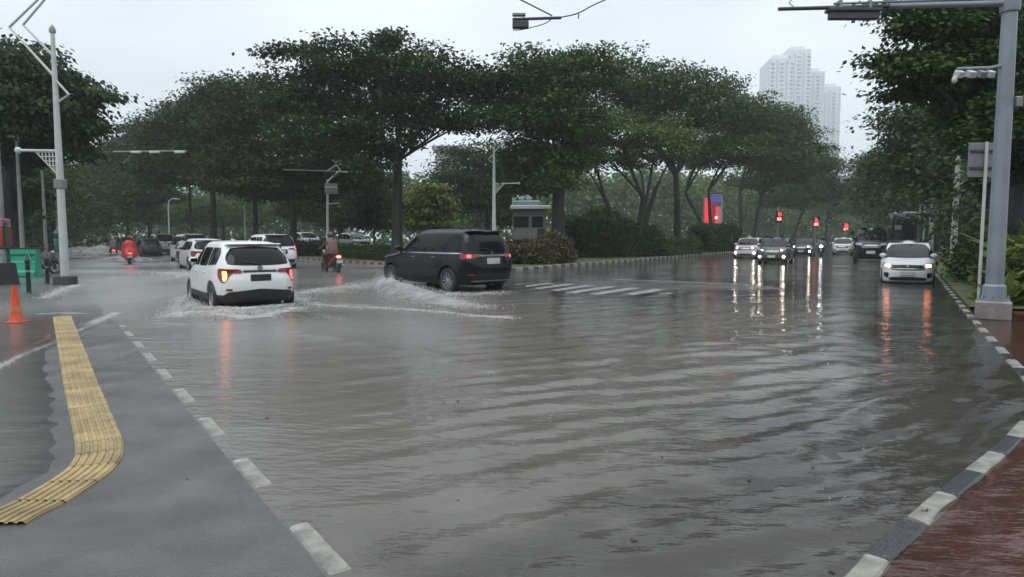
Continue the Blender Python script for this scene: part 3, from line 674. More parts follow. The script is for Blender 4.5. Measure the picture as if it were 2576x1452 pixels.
    em = MB().lathe([(.058, 0), (.058, .014), (.03, .02)], 14, axis='X'); o = em.obj('emblem', M_CHROME, root); o.location = (xf_(gz1 - .05) + .0, 0, (gz0 + gz1) / 2 + .02)
    pz = .56 if s else .5
    add('number_plate', MB().box((xf_(pz) + .02, 0, pz - .02), (.02, .43, .14), bev=.006), plate)
    rz = {'crossover': .80, 'suv': .86, 'hatch': .62}[kind]
    rp = add('number_plate', MB().box((xr_(rz) - .018, 0, rz), (.02, .43, .15), bev=.006), plate if not c else M_PLK)
    add('plate_recess', end_patch(S, -.32, .32, rz - .1, rz + .13, False, .004, .05), M_BLKP if not c else pnt)
    add('plate_trim', end_patch(S, -.36 if c else -.4, .36 if c else .4, rz + .115, rz + .16, False, .016, .015), M_CHROME if s else (M_BLKP if c else pnt))
    em = MB().lathe([(.055, -.02), (.055, .0)], 14, axis='X'); o = em.obj('emblem', M_CHROME, root); o.location = (xr_(rz + .2) - .012, 0, rz + .21)
    sp = zt + .055
    add('roof_spoiler', MB().box((xr_(sp) + .02, 0, sp), (.3, Wm * 1.3, .035), M=Matrix.Rotation(R(6), 4, 'Y'), bev=.012), pnt if not s else M_BLKP)
    add('stop_lamp', MB().box((xr_(sp) - .128, 0, sp + .002), (.012, .3, .018)), M_TAIL)
    add('rear_wiper', MB().path([(xr_(rl + .02) - .02, .02, rl + .03), (xr_(rl + .06) - .02, .2, rl + .07), (xr_(rl + .08) - .02, .36, rl + .08)], .011, 6), M_BLKP)
    fin = MB().add([(-1.3, 0, zt + .1), (-1.12, 0, zt + .1), (-1.28, 0, zt + .19), (-1.3, .02, zt + .1), (-1.3, -.02, zt + .1)], [(0, 1, 2), (3, 1, 2), (4, 1, 2), (3, 2, 4), (0, 3, 4)])
    add('antenna', fin, pnt)
    if rails:
        for s_ in (-1, 1):
            rt = B['rows'][-1][0]; add('roof_rail', MB().path([(-1.35, .56 * s_, rt - .06), (-1.2, .58 * s_, rt + .025), (-.3, .6 * s_, rt + .03), (.05, .58 * s_, rt - .05)], .018, 8), M_ALLOY)
    if c:
        add('bumper_step', end_patch(S, -.72, .72, lambda y: .3, lambda y: .56 - .09 * abs(y), False, .015, .06), M_BLKP)
        add('exhaust_pipe', MB().path([(-1.7, -.45, .26), (-2.12, -.45, .25)], .028, 10), M_CHROME)
    if s:
        add('bumper_step', end_patch(S, -.66, .66, lambda y: .33, lambda y: .52 + .0 * y, False, .012, .06), M_BLKP)
        add('bumper_trim', end_patch(S, -.66, .66, lambda y: .345, lambda y: .375, False, .02, .01), M_ALLOY)
    return root
def smooth1(a, lo, hi):
    t = min(1, max(0, (a - lo) / (hi - lo))); return t * t * (3 - 2 * t)
def center_from(corner, heading, back, left):                   # corner = point given in the car's frame (back of centre, left of centre)
    f = HD(heading); l = Vector((-f.y, f.x, 0)); return corner + f * back - l * left

# the near white crossover, its rear-left wheel stands where the photo shows it
p = center_from(G(540, 776), LD, 1.27, .77)
CROSS = car('crossover', P_WHITE, p, LD, 'crossover', 'white crossover with lit orange lamp driving away through the flood', lower=M_BLKP, tail=M_BRAKE, tail_r=M_TAILL, scale=.97)
BLK_H = -43.0
SUVP = A(1112, 700, 20.6); SUVP.z = 0
BSUV = car('suv', P_BLACK, SUVP, BLK_H, 'family_car', 'black family car throwing up a wave beside the island tip', tail=M_TAILL, plate=M_PLW, z=ROADZ, scale=1.11)
car('crossover', P_WHITE, (-15.7, 33.2), LD, 'crossover', 'white car half hidden ahead of the crossover with the orange lamp', 'cars driving away on the flooded road', tail=M_TAIL)
car('suv', P_WHITE, (-12.9, 34.6), LD, 'family_car', 'white family car with glowing red tail lamps near the planted median', 'cars driving away on the flooded road', tail=M_TAILL, scale=1.08)
car('suv', P_PINK, (-21.4, 43.6), LD, 'family_car', 'pearl white family car with dark side windows beside the rider in pale clothes', 'cars driving away on the flooded road', tail=M_TAIL, scale=1.12)
car('suv', P_SILVER, A(404, 620, 62).xy, LD, 'van', 'silver van farther along the road behind the riders', 'cars driving away on the flooded road', tail=M_TAIL, scale=1.2, cat='van')
car('suv', P_DARK, A(315, 620, 74).xy, LD, 'family_car', 'dark car in front of the rider in the red rain cape', 'cars driving away on the flooded road', tail=M_TAIL)
car('hatch', P_RED, A(232, 615, 100).xy, LD, 'hatchback', 'small dull red car far off in the spray', 'cars driving away on the flooded road', tail=M_TAILL)
car('suv', P_RED, A(196, 612, 122).xy, LD, 'family_car', 'farthest dull red car under the distant trees', 'cars driving away on the flooded road', tail=M_TAILL)
for px, t, kind, lb in ((893, 26.5, 'hatch', 'pale car on the service road nearest the big tree trunk'), (768, 38, 'suv', 'pale high car on the service road beyond the hedge')):
    q = at_isl(t, 7.2); car(kind, P_WHITE, q, 180 - 38, 'parked_car', lb, 'cars on the raised service road', z=.45)
car('crossover', P_DARK, A(372, 620, 56).xy, LD, 'crossover', 'dark crossover just ahead of the rider in the red cape', 'cars driving away on the flooded road', tail=M_TAIL)
car('hatch', P_SILVER, A(270, 615, 88).xy, LD, 'hatchback', 'small silver car in the spray beyond the riders', 'cars driving away on the flooded road', tail=M_TAILL)
# oncoming traffic
IN = RD + 180
def inb(kind, pnt, px, Y, lb, **k):
    q = A(px, 640, Y); return car(kind, pnt, (q.x, q.y), IN, k.pop('name', 'family_car'), lb, 'cars coming towards the crossing', **k)
q = G(2288, 713) + HD(RD) * 1.95
HATCH = car('hatch', P_WHITE, q, IN + 2, 'hatchback', 'white hatchback with lit lamps standing in water by the verge kerb', 'cars coming towards the crossing', head=M_HEADO, plate=M_PLW, z=ROADZ - .05)
inb('suv', P_GREY, 1952, 40.5, 'dark grey family car with lit headlamps and white plate', head=M_HEADL)
inb('suv', P_PINK, 1884, 51, 'pearl white family car beside the island lawn with lit headlamps', head=M_HEADL)
inb('suv', P_DARK, 2020, 57, 'dark family car half hidden behind the grey one', head=M_HEADL)
inb('suv', P_WHITE, 2120, 63, 'white family car farther back between the bright motorcycle lamp and the black car', head=None)
k = inb('suv', P_BLACK, 2190, 43, 'black tall van waiting unlit in front of the bus', name='van', cat='van'); k.scale = (1.12, 1.14, 1.36)
# bus
BODY['bus'] = dict(wb=5.6, rw=.5, zc=.62, rows=[(.3, 1.12, -5.2, 5.3, 9, 6), (.45, 1.22, -5.4, 5.5, 10, 6), (.9, 1.25, -5.45, 5.58, 10, 6), (1.5, 1.25, -5.45, 5.55, 10, 6), (2.4, 1.24, -5.42, 5.42, 10, 6), (3.1, 1.2, -5.35, 5.22, 9, 6), (3.4, 1.12, -5.2, 5.0, 8, 6), (3.52, .95, -4.9, 4.6, 6, 5), (3.56, .5, -4, 4, 4, 4)])
def bus(pos, heading, label):
    S, bm_, lm_ = body_meshes('bus'); pb = paint('bus', (.075, .1, .11)); root = empty('bus', (pos[0], pos[1], ROADZ), math.pi / 2 - R(heading), label, 'bus')
    for me, n in ((bm_, 'body'), (lm_, 'bumper')):
        me = me.copy(); me.materials.clear(); me.materials.append(pb); mesh_ob(n, me, root)
    end_patch(S, -1.08, 1.08, 1.35, 2.95, True, .012, .12, nr=9).obj('windscreen', M_GLASS, root)
    end_patch(S, -.8, .8, 3.06, 3.3, True, .012, .05).obj('destination_board', M_BLKP, root)
    end_patch(S, -1.0, 1.0, 3.42, 3.47, True, .02, .01).obj('roof_trim', M_ALLOY, root)
    MB().box((5.56, -.45, 2.3), (.02, .5, .34)).obj('paper_notice', mat('pale notice', (.2, .22, .24), .5), root)
    for s_ in (-1, 1):
        h = corner_patch(S, .66, 5.2, .82, 1.05, True, s_, .02, .05).obj('headlight', M_HEADG, root)
        corner_patch(S, .74, 5.4, .88, .99, True, s_, .03, .03).obj('lamp', mat('dim lamp', (.6, .6, .58), .2), h)
        MB().path([(5.3, 1.1 * s_, 3.2), (5.75, 1.2 * s_, 3.22), (5.85, 1.28 * s_, 2.9)], .03, 6).box((5.85, 1.3 * s_, 2.68), (.12, .2, .42), bev=.03).obj('side_mirror', M_BLKP, root)
        for x0 in np.arange(-4.9, 3.6, 1.4): side_patch(S, x0, x0 + 1.32, 1.5, 2.9, s_, .012, .06).obj('side_window', M_GLASS, root)
    ty, rm = wheel_meshes(.5, .3, 6, M_RIMD)
    for x in (-2.8, 2.8):
        for s_ in (-1, 1):
            w = empty('wheel', (x, s_ * 1.06, .5), 0 if s_ > 0 else math.pi); w.parent = root; mesh_ob('tyre', ty, w); mesh_ob('rim', rm, w)
    for y in (-.3, 0, .3): MB().path([(5.56, y, 1.45), (5.6, y + .35, 1.5)], .012, 5).obj('wiper', M_BLKP, root)
    MB().box((5.6, 0, .62), (.02, .5, .12)).obj('number_plate', M_PLW, root); root.scale = (1, 1, 1.1)
q = A(2272, 620, 56) + HD(RD) * 5; bus((q.x, q.y), IN, 'dark bus with pale roof trim behind the black tall car')
# ------------------------------------------------------------------ trees, hedges, plants
L_DARK = leaf_mat('leaf dark', (.018, .036, .013), (.06, .1, .032))
L_MID = leaf_mat('leaf mid', (.03, .06, .018), (.095, .155, .042))
L_LIGHT = leaf_mat('leaf light', (.05, .092, .022), (.14, .2, .05))
L_YELL = leaf_mat('leaf yellow green', (.07, .1, .02), (.2, .24, .05))
L_OLIVE = leaf_mat('leaf olive', (.02, .034, .01), (.066, .092, .024))
L_BROWN = leaf_mat('leaf brown', (.06, .052, .028), (.16, .135, .075))
L_RED = leaf_mat('leaf red', (.05, .03, .018), (.12, .075, .04))
M_BARK = mat('wet bark', (.014, .012, .01), .6, vary=.4, scale=5, bump=.8, bscale=18)
def leaf_cloud(C, per, sig, size, seed, flat=.55, droop=.25, nj=.55):
    """rosettes of leaves round the points C; returns vertices and quads"""
    rs = np.random.RandomState(seed); C = np.asarray(C, float); n = len(C) * per
    off = rs.normal(size=(n, 3)) * sig; off[:, 2] *= flat
    P = np.repeat(C, per, 0) + off
    out = off / (np.linalg.norm(off, axis=1, keepdims=True) + 1e-6)
    D = out + rs.normal(size=(n, 3)) * .45; D[:, 2] -= droop; D /= np.linalg.norm(D, axis=1, keepdims=True)
    Nn = rs.normal(size=(n, 3)) * nj; Nn[:, 2] += 1; S = np.cross(D, Nn); S /= np.linalg.norm(S, axis=1, keepdims=True) + 1e-6
    U = np.cross(S, D); L = size * rs.uniform(.65, 1.3, (n, 1)); w = L * rs.uniform(.3, .42, (n, 1))
    V = np.stack([P, P + D * L * .45 + S * w - U * L * .06, P + D * L - U * L * .14, P + D * L * .45 - S * w - U * L * .06], 1).reshape(-1, 3)
    return V, np.arange(n * 4).reshape(-1, 4)
def lobe_points(lobes, n, rs, hollow=.45, flat=.62):
    w = np.array([(r[0] * r[1] * r[2]) ** .67 for c, r in lobes]); w /= w.sum(); k = rs.choice(len(lobes), n, p=w)
    d = rs.normal(size=(n, 3)); d /= np.linalg.norm(d, axis=1, keepdims=True); q = hollow + (1 - hollow) * rs.uniform(0, 1, (n, 1)) ** .55
    ragged = np.clip(1 + .25 * rs.normal(size=(n, 1)), .4, 1.32); c = np.array([l[0] for l in lobes])[k]; r = np.array([l[1] for l in lobes])[k]
    o = d * r * q * ragged; o[:, 2] = np.where(o[:, 2] < 0, o[:, 2] * flat, o[:, 2]); return c + o
def tree(name, label, base, fork, tr, lobes, clumps, per, sig, size, m, seed, group=None, limbs=True, lean=0., stems=1, droop=.25, hollow=.58, twigs=(), zmin=2.4):
    """base and fork: world points; lobes: (centre, radii) in the world"""
    rnd = random.Random(seed); rs = np.random.RandomState(seed); base = Vector(base); fork = Vector(fork)
    root = empty(name, base, 0, label, 'tree', group); tk = MB(); B = base
    def bez(a, b, bow, k=7):
        mid = (a + b) / 2 + Vector((rnd.uniform(-1, 1), rnd.uniform(-1, 1), rnd.uniform(-.2, .8))) * bow * (b - a).length
        return [a * (1 - t) ** 2 + mid * 2 * t * (1 - t) + b * t * t for t in [i / k for i in range(k + 1)]]
    ends = []
    for st in range(stems):
        fk = fork if stems == 1 else fork + Vector((rnd.uniform(-1, 1) * (fork.z - base.z) * .55, rnd.uniform(-.6, .6), rnd.uniform(-.4, .8)))
        pts = bez(base + Vector((rnd.uniform(-.15, .15), 0, -.2)) * (stems > 1) + Vector((0, 0, -.15)), fk, .07)
        r0 = tr * (1 if stems == 1 else .6); tk.path([p - B for p in pts], [r0 * (1.35 if i == 0 else 1.1 if i == 1 else 1 - .3 * i / 7) for i in range(8)], 9); ends.append(fk)
    if limbs:
        for li, (c, r) in enumerate(lobes):
            c = Vector(c); rk = sorted(range(len(lobes)), key=lambda q: lobes[q][0].x).index(li); fk = sorted(ends, key=lambda e: e.x)[min(len(ends) - 1, rk * len(ends) // len(lobes))]; L = (c - fk).length; ra = tr * (.5 if stems == 1 else .42) * min(1, max(.35, r[0] / 3.5))
            pts = bez(fk - Vector((0, 0, .15)), c, .13); tk.path([p - B for p in pts], [ra * (1 - .7 * i / 7) for i in range(8)], 7)
            for q in range(5):
                d = Vector((rnd.gauss(0, 1), rnd.gauss(0, 1), rnd.gauss(.3, .7))).normalized(); e = c + Vector((d.x * r[0], d.y * r[1], d.z * r[2])) * .85
                s0 = pts[rnd.randint(3, 6)]; p2 = bez(s0, e, .12, 5); tk.path([p - B for p in p2], [ra * .34 * (1 - .75 * i / 5) for i in range(6)], 5)
    tk.obj('trunk', M_BARK, root)
    C = lobe_points(lobes, clumps, rs, hollow)
    if twigs:                                                   # branches that reach out past the crown
        for a, b in twigs:
            tw = MB()
            a, b = Vector(a), Vector(b); pts = bez(a, b, .08, 9); tw.path([p - B for p in pts], [.07 * (1 - .08 * i) for i in range(10)], 5)
            C = np.concatenate([C, np.array([pts[i // 2] + Vector((rnd.gauss(0, .25), rnd.gauss(0, .3), .1)) for i in range(2, 20)])])
            tw.obj('branch', M_BARK, root)
    C = C[C[:, 2] > B.z + zmin]
    if size > .3: per = int(per * min(2.6, (size / .3) ** 1.6)); size = .3 * (size / .3) ** .25
    V, F = leaf_cloud(C - np.array(B), int(per * 2.7), sig * 1.0, size * .9, seed + 1, flat=.27, droop=droop, nj=.38)
    mesh_ob('crown', fast_mesh('crown', V, F, m), root); return root
def PL(Y, *ls, dep=.8):                                          # photo lobes (x, y, rx, ry) at the distance Y
    s = Y / FPX; return [(A(a, b, Y + (i % 3 - 1) * .9), (rx * s, max(rx, ry) * s * dep, ry * s)) for i, (a, b, rx, ry) in enumerate(ls)]
def T(label, bx, Y, fy, tr, ls, clumps, m, seed, bz=.1, fx=None, per=20, sig=.5, size=.3, name='rain_tree', group='trees on the island', **k):
    sig *= 1.1; clumps = int(clumps * .58)
    b = A(bx, 640, Y); b.z = bz; return tree(name, label, b, A(fx or bx, fy, Y), tr, PL(Y, *ls), clumps, per, sig, size, m, seed, group, **k)

# median beyond the near road
T('big spreading dark tree whose trunk rises behind the black car', 996, 40.5, 400, .36, [(850, 160, 95, 60), (770, 240, 110, 60), (955, 150, 95, 50), (1060, 180, 105, 50), (1160, 205, 90, 45), (1230, 250, 70, 60), (1195, 300, 85, 35), (1100, 290, 100, 40), (900, 250, 130, 85), (820, 330, 120, 75), (940, 350, 80, 60), (1010, 250, 90, 60), (930, 420, 60, 36)], 1350, L_DARK, 11, fx=1000, per=20, sig=.42, size=.27, lean=.1, twigs=[(A(800, 130, 40.5), A(668, 138, 40)), (A(1010, 380, 40.5), A(1080, 310, 40)), (A(940, 120, 40), A(1000, 92, 40.5)), (A(1200, 210, 40), A(1285, 195, 40))])
T('dense dark tree between the big spreading tree and the slender leaning trunk', 735, 51, 470, .3, [(850, 410, 110, 50), (930, 450, 70, 36), (650, 245, 95, 65), (740, 250, 90, 70), (600, 310, 80, 65), (690, 340, 120, 75), (780, 390, 105, 75), (630, 410, 100, 60), (860, 420, 90, 60), (690, 450, 110, 45), (800, 470, 90, 40), (580, 440, 80, 50)], 1350, L_OLIVE, 12, per=18, sig=.5, size=.3)
T('dark tree with a slender forked trunk above the white car with red lamps', 640, 58, 495, .27, [(560, 235, 60, 40), (520, 290, 75, 55), (590, 300, 80, 60), (550, 370, 95, 60), (640, 430, 80, 45), (580, 460, 80, 34), (690, 480, 80, 36)], 900, L_DARK, 13, per=18, sig=.6, size=.36)
T('dark tree with a thick upright trunk behind the pearl white car', 535, 66, 480, .36, [(470, 290, 60, 40), (440, 330, 70, 50), (500, 370, 80, 60), (560, 430, 80, 45), (430, 400, 80, 60), (500, 440, 60, 36)], 700, L_OLIVE, 14, per=18, sig=.65, size=.4)
T('slender leaning tree with bare lower trunk beside the thick upright trunk', 492, 70, 470, .2, [(430, 380, 70, 55), (380, 330, 45, 28), (400, 430, 60, 50), (470, 440, 40, 30)], 360, L_DARK, 15, fx=478, per=18, sig=.65, size=.42)
T('dark tree over the silver van and the riders', 378, 88, 500, .3, [(350, 370, 55, 45), (310, 390, 60, 45), (370, 430, 60, 50), (330, 480, 80, 50), (390, 490, 70, 36), (290, 520, 80, 40), (340, 540, 60, 26)], 700, L_DARK, 16, per=18, sig=.8, size=.5)
T('hazy dark tree leaning over the far red cars', 318, 108, 530, .34, [(270, 410, 50, 40), (240, 450, 55, 45), (300, 470, 60, 50), (260, 520, 60, 40), (240, 550, 50, 26)], 520, L_OLIVE, 17, per=18, sig=1., size=.6)
T('farthest tree of the row fading into rain over the road end', 262, 135, 550, .34, [(205, 450, 40, 40), (190, 490, 45, 45), (235, 500, 50, 40), (200, 540, 50, 36)], 300, L_DARK, 18, per=18, sig=1.2, size=.75)
# trees across the service road
BG = 'hazy trees behind the island'
T('hazy dark tree standing behind the slim white lamp mast near the seam of the roads', 1225, 70, 520, .35, [(1150, 430, 70, 55), (1235, 400, 75, 50), (1200, 480, 100, 60), (1290, 450, 70, 70), (1120, 500, 70, 55), (1260, 540, 80, 50)], 620, L_DARK, 21, per=18, sig=.7, size=.42, group=BG, bz=.4)
T('hazy dark tree directly behind the signal mast with the small board', 860, 74, 530, .3, [(800, 470, 70, 50), (880, 470, 70, 50), (940, 500, 70, 60), (760, 530, 70, 40), (870, 550, 80, 36)], 480, L_OLIVE, 22, per=18, sig=.7, size=.42, group=BG, bz=.4)
T('yellow green feathery tree beside the big trunk', 1078, 51, 580, .12, [(1080, 500, 44, 36), (1052, 530, 34, 34), (1108, 530, 34, 38), (1080, 555, 50, 30)], 220, L_YELL, 23, per=16, sig=.34, size=.42, droop=.9, zmin=.7, name='ornamental_tree', group=BG, bz=.3)
T('reddish leaved small tree behind the rider in brown', 940, 55, 570, .1, [(945, 500, 44, 50), (915, 540, 40, 36), (960, 560, 40, 30)], 150, L_OLIVE, 24, per=16, sig=.45, size=.34, zmin=.7, name='ornamental_tree', group=BG, bz=.3)
T('hazy grey green tree seen between the slender trunk and the thick upright trunk', 560, 105, 570, .3, [(480, 535, 60, 36), (560, 530, 70, 40), (420, 545, 50, 30), (630, 540, 60, 36)], 330, L_MID, 25, per=16, sig=1.0, size=.6, group=BG)
# the pavement side of the near road
PV = 'trees along the pavement with the yellow strip'
T('big dark tree with drooping twigs behind the tall white mast', 20, 29, 430, .35, [(40, 180, 90, 55), (110, 200, 75, 70), (180, 240, 50, 50), (60, 280, 110, 80), (170, 310, 55, 50), (110, 360, 90, 60), (-20, 230, 90, 110), (205, 270, 36, 30), (20, 390, 80, 40)], 1050, L_DARK, 31, bz=-.02, per=18, sig=.36, size=.24, group=PV, droop=.8, twigs=[(A(190, 230, 29), A(262, 245, 29)), (A(180, 310, 29), A(240, 330, 29)), (A(160, 350, 29), A(208, 398, 29))])
T('green bushy tree behind the vendor stand and the green barrier', 45, 36, 520, .15, [(50, 450, 50, 40), (20, 480, 45, 50), (70, 500, 40, 40)], 260, L_MID, 32, zmin=1.6, bz=-.02, per=18, sig=.35, size=.26, group=PV)
T('dark hazy tree behind the mast farther down the pavement', 130, 60, 520, .3, [(110, 440, 50, 50), (80, 400, 50, 50), (130, 500, 45, 45), (60, 500, 60, 50)], 330, L_DARK, 33, bz=-.02, per=18, sig=.6, size=.4, group=PV)
# island row along the far road
T('dense dark tree with a thick trunk nearest the zebra crossing', 1408, 42, 450, .5, [(1320, 190, 70, 65), (1405, 200, 80, 65), (1490, 175, 75, 55), (1330, 290, 80, 80), (1420, 300, 95, 70), (1340, 400, 80, 60), (1400, 450, 60, 46), (1320, 460, 60, 40), (1440, 400, 70, 50)], 1300, L_MID, 41, per=19, sig=.42, size=.27)
T('spreading light green tree with many thin stems rising from the dark hedge', 1592, 53, 490, .42, [(1470, 320, 90, 45), (1560, 340, 100, 50), (1650, 345, 90, 40), (1700, 380, 50, 34), (1520, 390, 80, 36), (1600, 400, 60, 28), (1450, 380, 50, 34)], 620, L_LIGHT, 42, per=19, sig=.42, size=.28, stems=5)
T('tall dark tree with one straight trunk right of the dark hedge', 1700, 58, 440, .36, [(1560, 205, 80, 65), (1640, 220, 90, 70), (1730, 235, 90, 70), (1790, 260, 70, 60), (1680, 300, 100, 55), (1600, 280, 90, 50)], 850, L_MID, 43, per=19, sig=.5, size=.32)
T('dark tree forking low above the red lit panel', 1797, 71, 490, .36, [(1830, 260, 70, 60), (1790, 340, 85, 65), (1880, 300, 75, 65), (1850, 380, 80, 55), (1760, 400, 60, 36), (1930, 340, 50, 50)], 700, L_MID, 44, per=18, sig=.6, size=.38, stems=2)
T('dark tree with a plain trunk just beyond the red lit panel', 1862, 84, 480, .33, [(1920, 300, 55, 50), (1970, 320, 55, 50), (1920, 390, 70, 55), (1985, 390, 55, 50)], 520, L_MID, 45, per=18, sig=.7, size=.43)
T('next dark tree of the row behind the white oncoming car', 1890, 94, 490, .33, [(2010, 360, 55, 50), (1970, 430, 70, 45), (2050, 410, 45, 45), (1900, 450, 60, 36)], 460, L_MID, 46, fx=1915, per=18, sig=.8, size=.5)
T('hazy round tree near the far end of the island row', 1985, 118, 530, .34, [(2075, 440, 42, 40), (2030, 480, 60, 40), (2100, 480, 36, 36), (1980, 500, 60, 32)], 380, L_DARK, 47, fx=2020, per=18, sig=1., size=.62)
T('farthest hazy tree of the island row before the foggy road end', 2080, 150, 550, .4, [(2120, 490, 36, 36), (2090, 515, 50, 30), (2150, 520, 36, 30)], 260, L_MID, 48, per=18, sig=1.3, size=.85)
# the verge side
VG = 'trees on the verge by the gantry'
T('huge leafy tree overhanging the grey gantry pole', 2520, 19.5, 470, .4, [(2340, 50, 75, 55), (2430, 40, 90, 70), (2530, 60, 90, 90), (2300, 165, 70, 45), (2390, 170, 90, 70), (2490, 190, 100, 90), (2580, 200, 80, 110), (2340, 225, 55, 30), (2420, 290, 70, 60), (2520, 330, 100, 80), (2600, 380, 80, 100)], 1500, L_MID, 51, bz=.05, per=19, sig=.26, size=.17, group=VG, fx=2560, twigs=[(A(2330, 60, 19.5), A(2232, 20, 19)), (A(2290, 170, 19.5), A(2205, 150, 19)), (A(2300, 230, 19.5), A(2262, 245, 19.5))])
T('dark leafy tree below and behind the huge one, over the ornate lamp', 2440, 46, 520, .4, [(2275, 300, 55, 32), (2330, 350, 85, 60), (2400, 330, 80, 70), (2290, 400, 70, 50), (2380, 440, 90, 65), (2470, 420, 80, 80), (2450, 520, 90, 60), (2550, 480, 80, 80)], 1300, L_DARK, 52, zmin=4.3, bz=.05, per=18, sig=.55, size=.34, group=VG)
T('grey green tree behind the bus on the verge', 2350, 78, 540, .32, [(2235, 420, 55, 45), (2290, 470, 70, 50), (2220, 480, 45, 40), (2330, 520, 70, 55), (2400, 540, 70, 50)], 900, L_DARK, 53, bz=.05, per=18, sig=.8, size=.5, group=VG)
T('hazy tree fading into rain on the verge beyond the bus', 2285, 115, 550, .34, [(2205, 420, 36, 36), (2190, 460, 36, 36), (2220, 510, 50, 40), (2260, 540, 50, 36)], 560, L_MID, 54, bz=.05, per=18, sig=1.1, size=.7, group=VG)
T('dark tree behind the gantry pole filling the verge edge', 2640, 26, 520, .3, [(2560, 430, 70, 80), (2620, 520, 80, 90), (2540, 580, 70, 60), (2480, 600, 60, 46)], 620, L_DARK, 55, bz=.05, per=18, sig=.32, size=.22, group=VG)
# hedges and shrubs
def hedge(name, label, pts, w, h, m, n, size, seed, z=.1, cat='hedge', group=None, top=.25):
    rs = np.random.RandomState(seed); P = resample([Vector(p) for p in pts], .05); root = empty(name, P[0], 0, label, cat, group); k = rs.randint(0, len(P), n)
    q = np.array([[p.x, p.y, 0] for p in P])[k]; hh = h * (1 + top * value_noise(q[:, 0] * .5, q[:, 1] * .5, seed)); a = rs.uniform(0, math.pi, n); u = rs.uniform(.72, 1.02, n)
    q[:, 0] += np.cos(a) * w * u; q[:, 1] += rs.uniform(-1, 1, n) * w * .5 - .0; q[:, 2] = z + np.sin(a) * hh * u
    V, F = leaf_cloud(q - np.array(P[0]) - 0, 5, .12, size, seed, .8, -.1); mesh_ob('foliage', fast_mesh('foliage', V + np.array([0, 0, 0]), F, m), root)
    st = MB()
    for i in range(0, len(P), max(6, len(P) // 30)): st.path([P[i] - P[0] + Vector((0, 0, -.1)), P[i] - P[0] + Vector((rs.uniform(-.2, .2), rs.uniform(-.2, .2), z + h * .75))], [.03, .015], 5)
    st.obj('stem', M_BARK, root); return root
def gp(*pp, z=.1): return [A(px, 640, Y).xy.to_3d() for px, Y in pp]
hedge('clipped_hedge', 'long dark green clipped hedge behind the striped kerb lawn', gp((1430, 45), (1530, 48), (1640, 53.5)), 1.2, 2.35, L_DARK, 7000, .17, 61, z=.3)
hedge('shrub', 'straw brown grassy shrub at the island tip', gp((1292, 35.5), (1345, 36), (1405, 38.5)), .9, 1.15, L_BROWN, 2600, .2, 62, cat='shrub', top=.5)
hedge('shrub', 'reddish brown low shrub behind the straw brown one', gp((1290, 42), (1350, 42), (1420, 43)), .9, 1.0, L_RED, 1800, .18, 63, cat='shrub')
hedge('shrub', 'loose green shrub at the foot of the straight trunk', gp((1655, 52), (1740, 60)), 1.0, 1.3, L_MID, 1700, .2, 64, cat='shrub', top=.6)
hedge('clipped_hedge', 'dark rounded hedge under the red lit panel', gp((1755, 66), (1840, 76)), 1.3, 2.6, L_DARK, 3400, .24, 65, z=.3)
hedge('shrub', 'soft green bush behind the many stemmed tree', gp((1480, 56), (1560, 58)), 1.8, 3.6, L_LIGHT, 2600, .24, 66, cat='shrub')
hedge('clipped_hedge', 'green hedge on the median behind the brown rider', [at_isl(t, 2.6) for t in (8, 12, 16, 20)], .7, .85, L_MID, 3600, .14, 67)
hedge('clipped_hedge', 'dark green hedge on the median beside the white family car', [at_isl(t, 2.6) for t in (21.5, 30, 45)], .8, 1.1, L_DARK, 4200, .16, 68)
hedge('shrub', 'olive shrub at the foot of the big spreading tree', [at_isl(t, 2.4) for t in (-.5, 3, 6.5)], .7, .8, L_OLIVE, 1800, .16, 69, cat='shrub', top=.5)
hedge('clipped_hedge', 'dark hedge along the verge behind the ornate lamp', [Vector((A(2470, 640, 28).x, 28, 0)), Vector((A(2540, 640, 21.5).x, 21.5, 0)), Vector((A(2640, 640, 17.5).x, 17.5, 0))], 1.2, 1.7, L_DARK, 4500, .16, 70, z=.05)
hedge('shrub', 'yellow green shrub at the foot of the gantry pole', [Vector((A(2560, 640, 15.5).x, 15.5, 0)), Vector((A(2625, 640, 14.5).x, 14.5, 0))], .7, .95, L_YELL, 900, .22, 71, z=.05, cat='shrub', top=.5)
hedge('shrub', 'dull red leaved shrub behind the yellow green one', [Vector((A(2560, 640, 18).x, 18, 0)), Vector((A(2650, 640, 17).x, 17, 0))], .7, 1.9, L_RED, 800, .24, 72, z=.05, cat='shrub', top=.4)
def fan_plant(label, p, n, L_, m, seed):                        # arching leaves, each one its own piece
    rnd = random.Random(seed); root = empty('palm_shrub', p, 0, label, 'plant')
    for i in range(n):
        a = 2 * math.pi * i / n + rnd.uniform(-.3, .3); up = rnd.uniform(.6, 1.5); L2 = L_ * rnd.uniform(.7, 1.1); mb = MB(); vs = []
        for j in range(6):
            t = j / 5; r = L2 * t * math.cos(up) * (1 + .3 * t); z = L2 * math.sin(up) * t * (1.25 - .55 * t); w = .09 * L2 * math.sin(math.pi * min(.97, .12 + .85 * t)); s_ = Vector((-math.sin(a), math.cos(a), 0))
            c = Vector((math.cos(a) * r, math.sin(a) * r, z)); vs += [c - s_ * w, c + Vector((0, 0, -.02)), c + s_ * w]
        mb.add(vs, [(3 * j + q, 3 * j + q + 1, 3 * j + q + 4, 3 * j + q + 3) for j in range(5) for q in range(2)]).obj('leaf', m, root, smooth=True)
    return root
fan_plant('arching palm shrub with broad green leaves behind the gantry pole', Vector((A(2590, 640, 16.5).x, 16.5, .3)), 18, 2.4, L_LIGHT, 81)
fan_plant('short arching palm shrub beside the concrete gantry footing', Vector((A(2555, 640, 14).x, 14.2, .0)), 14, 1.1, L_YELL, 82)
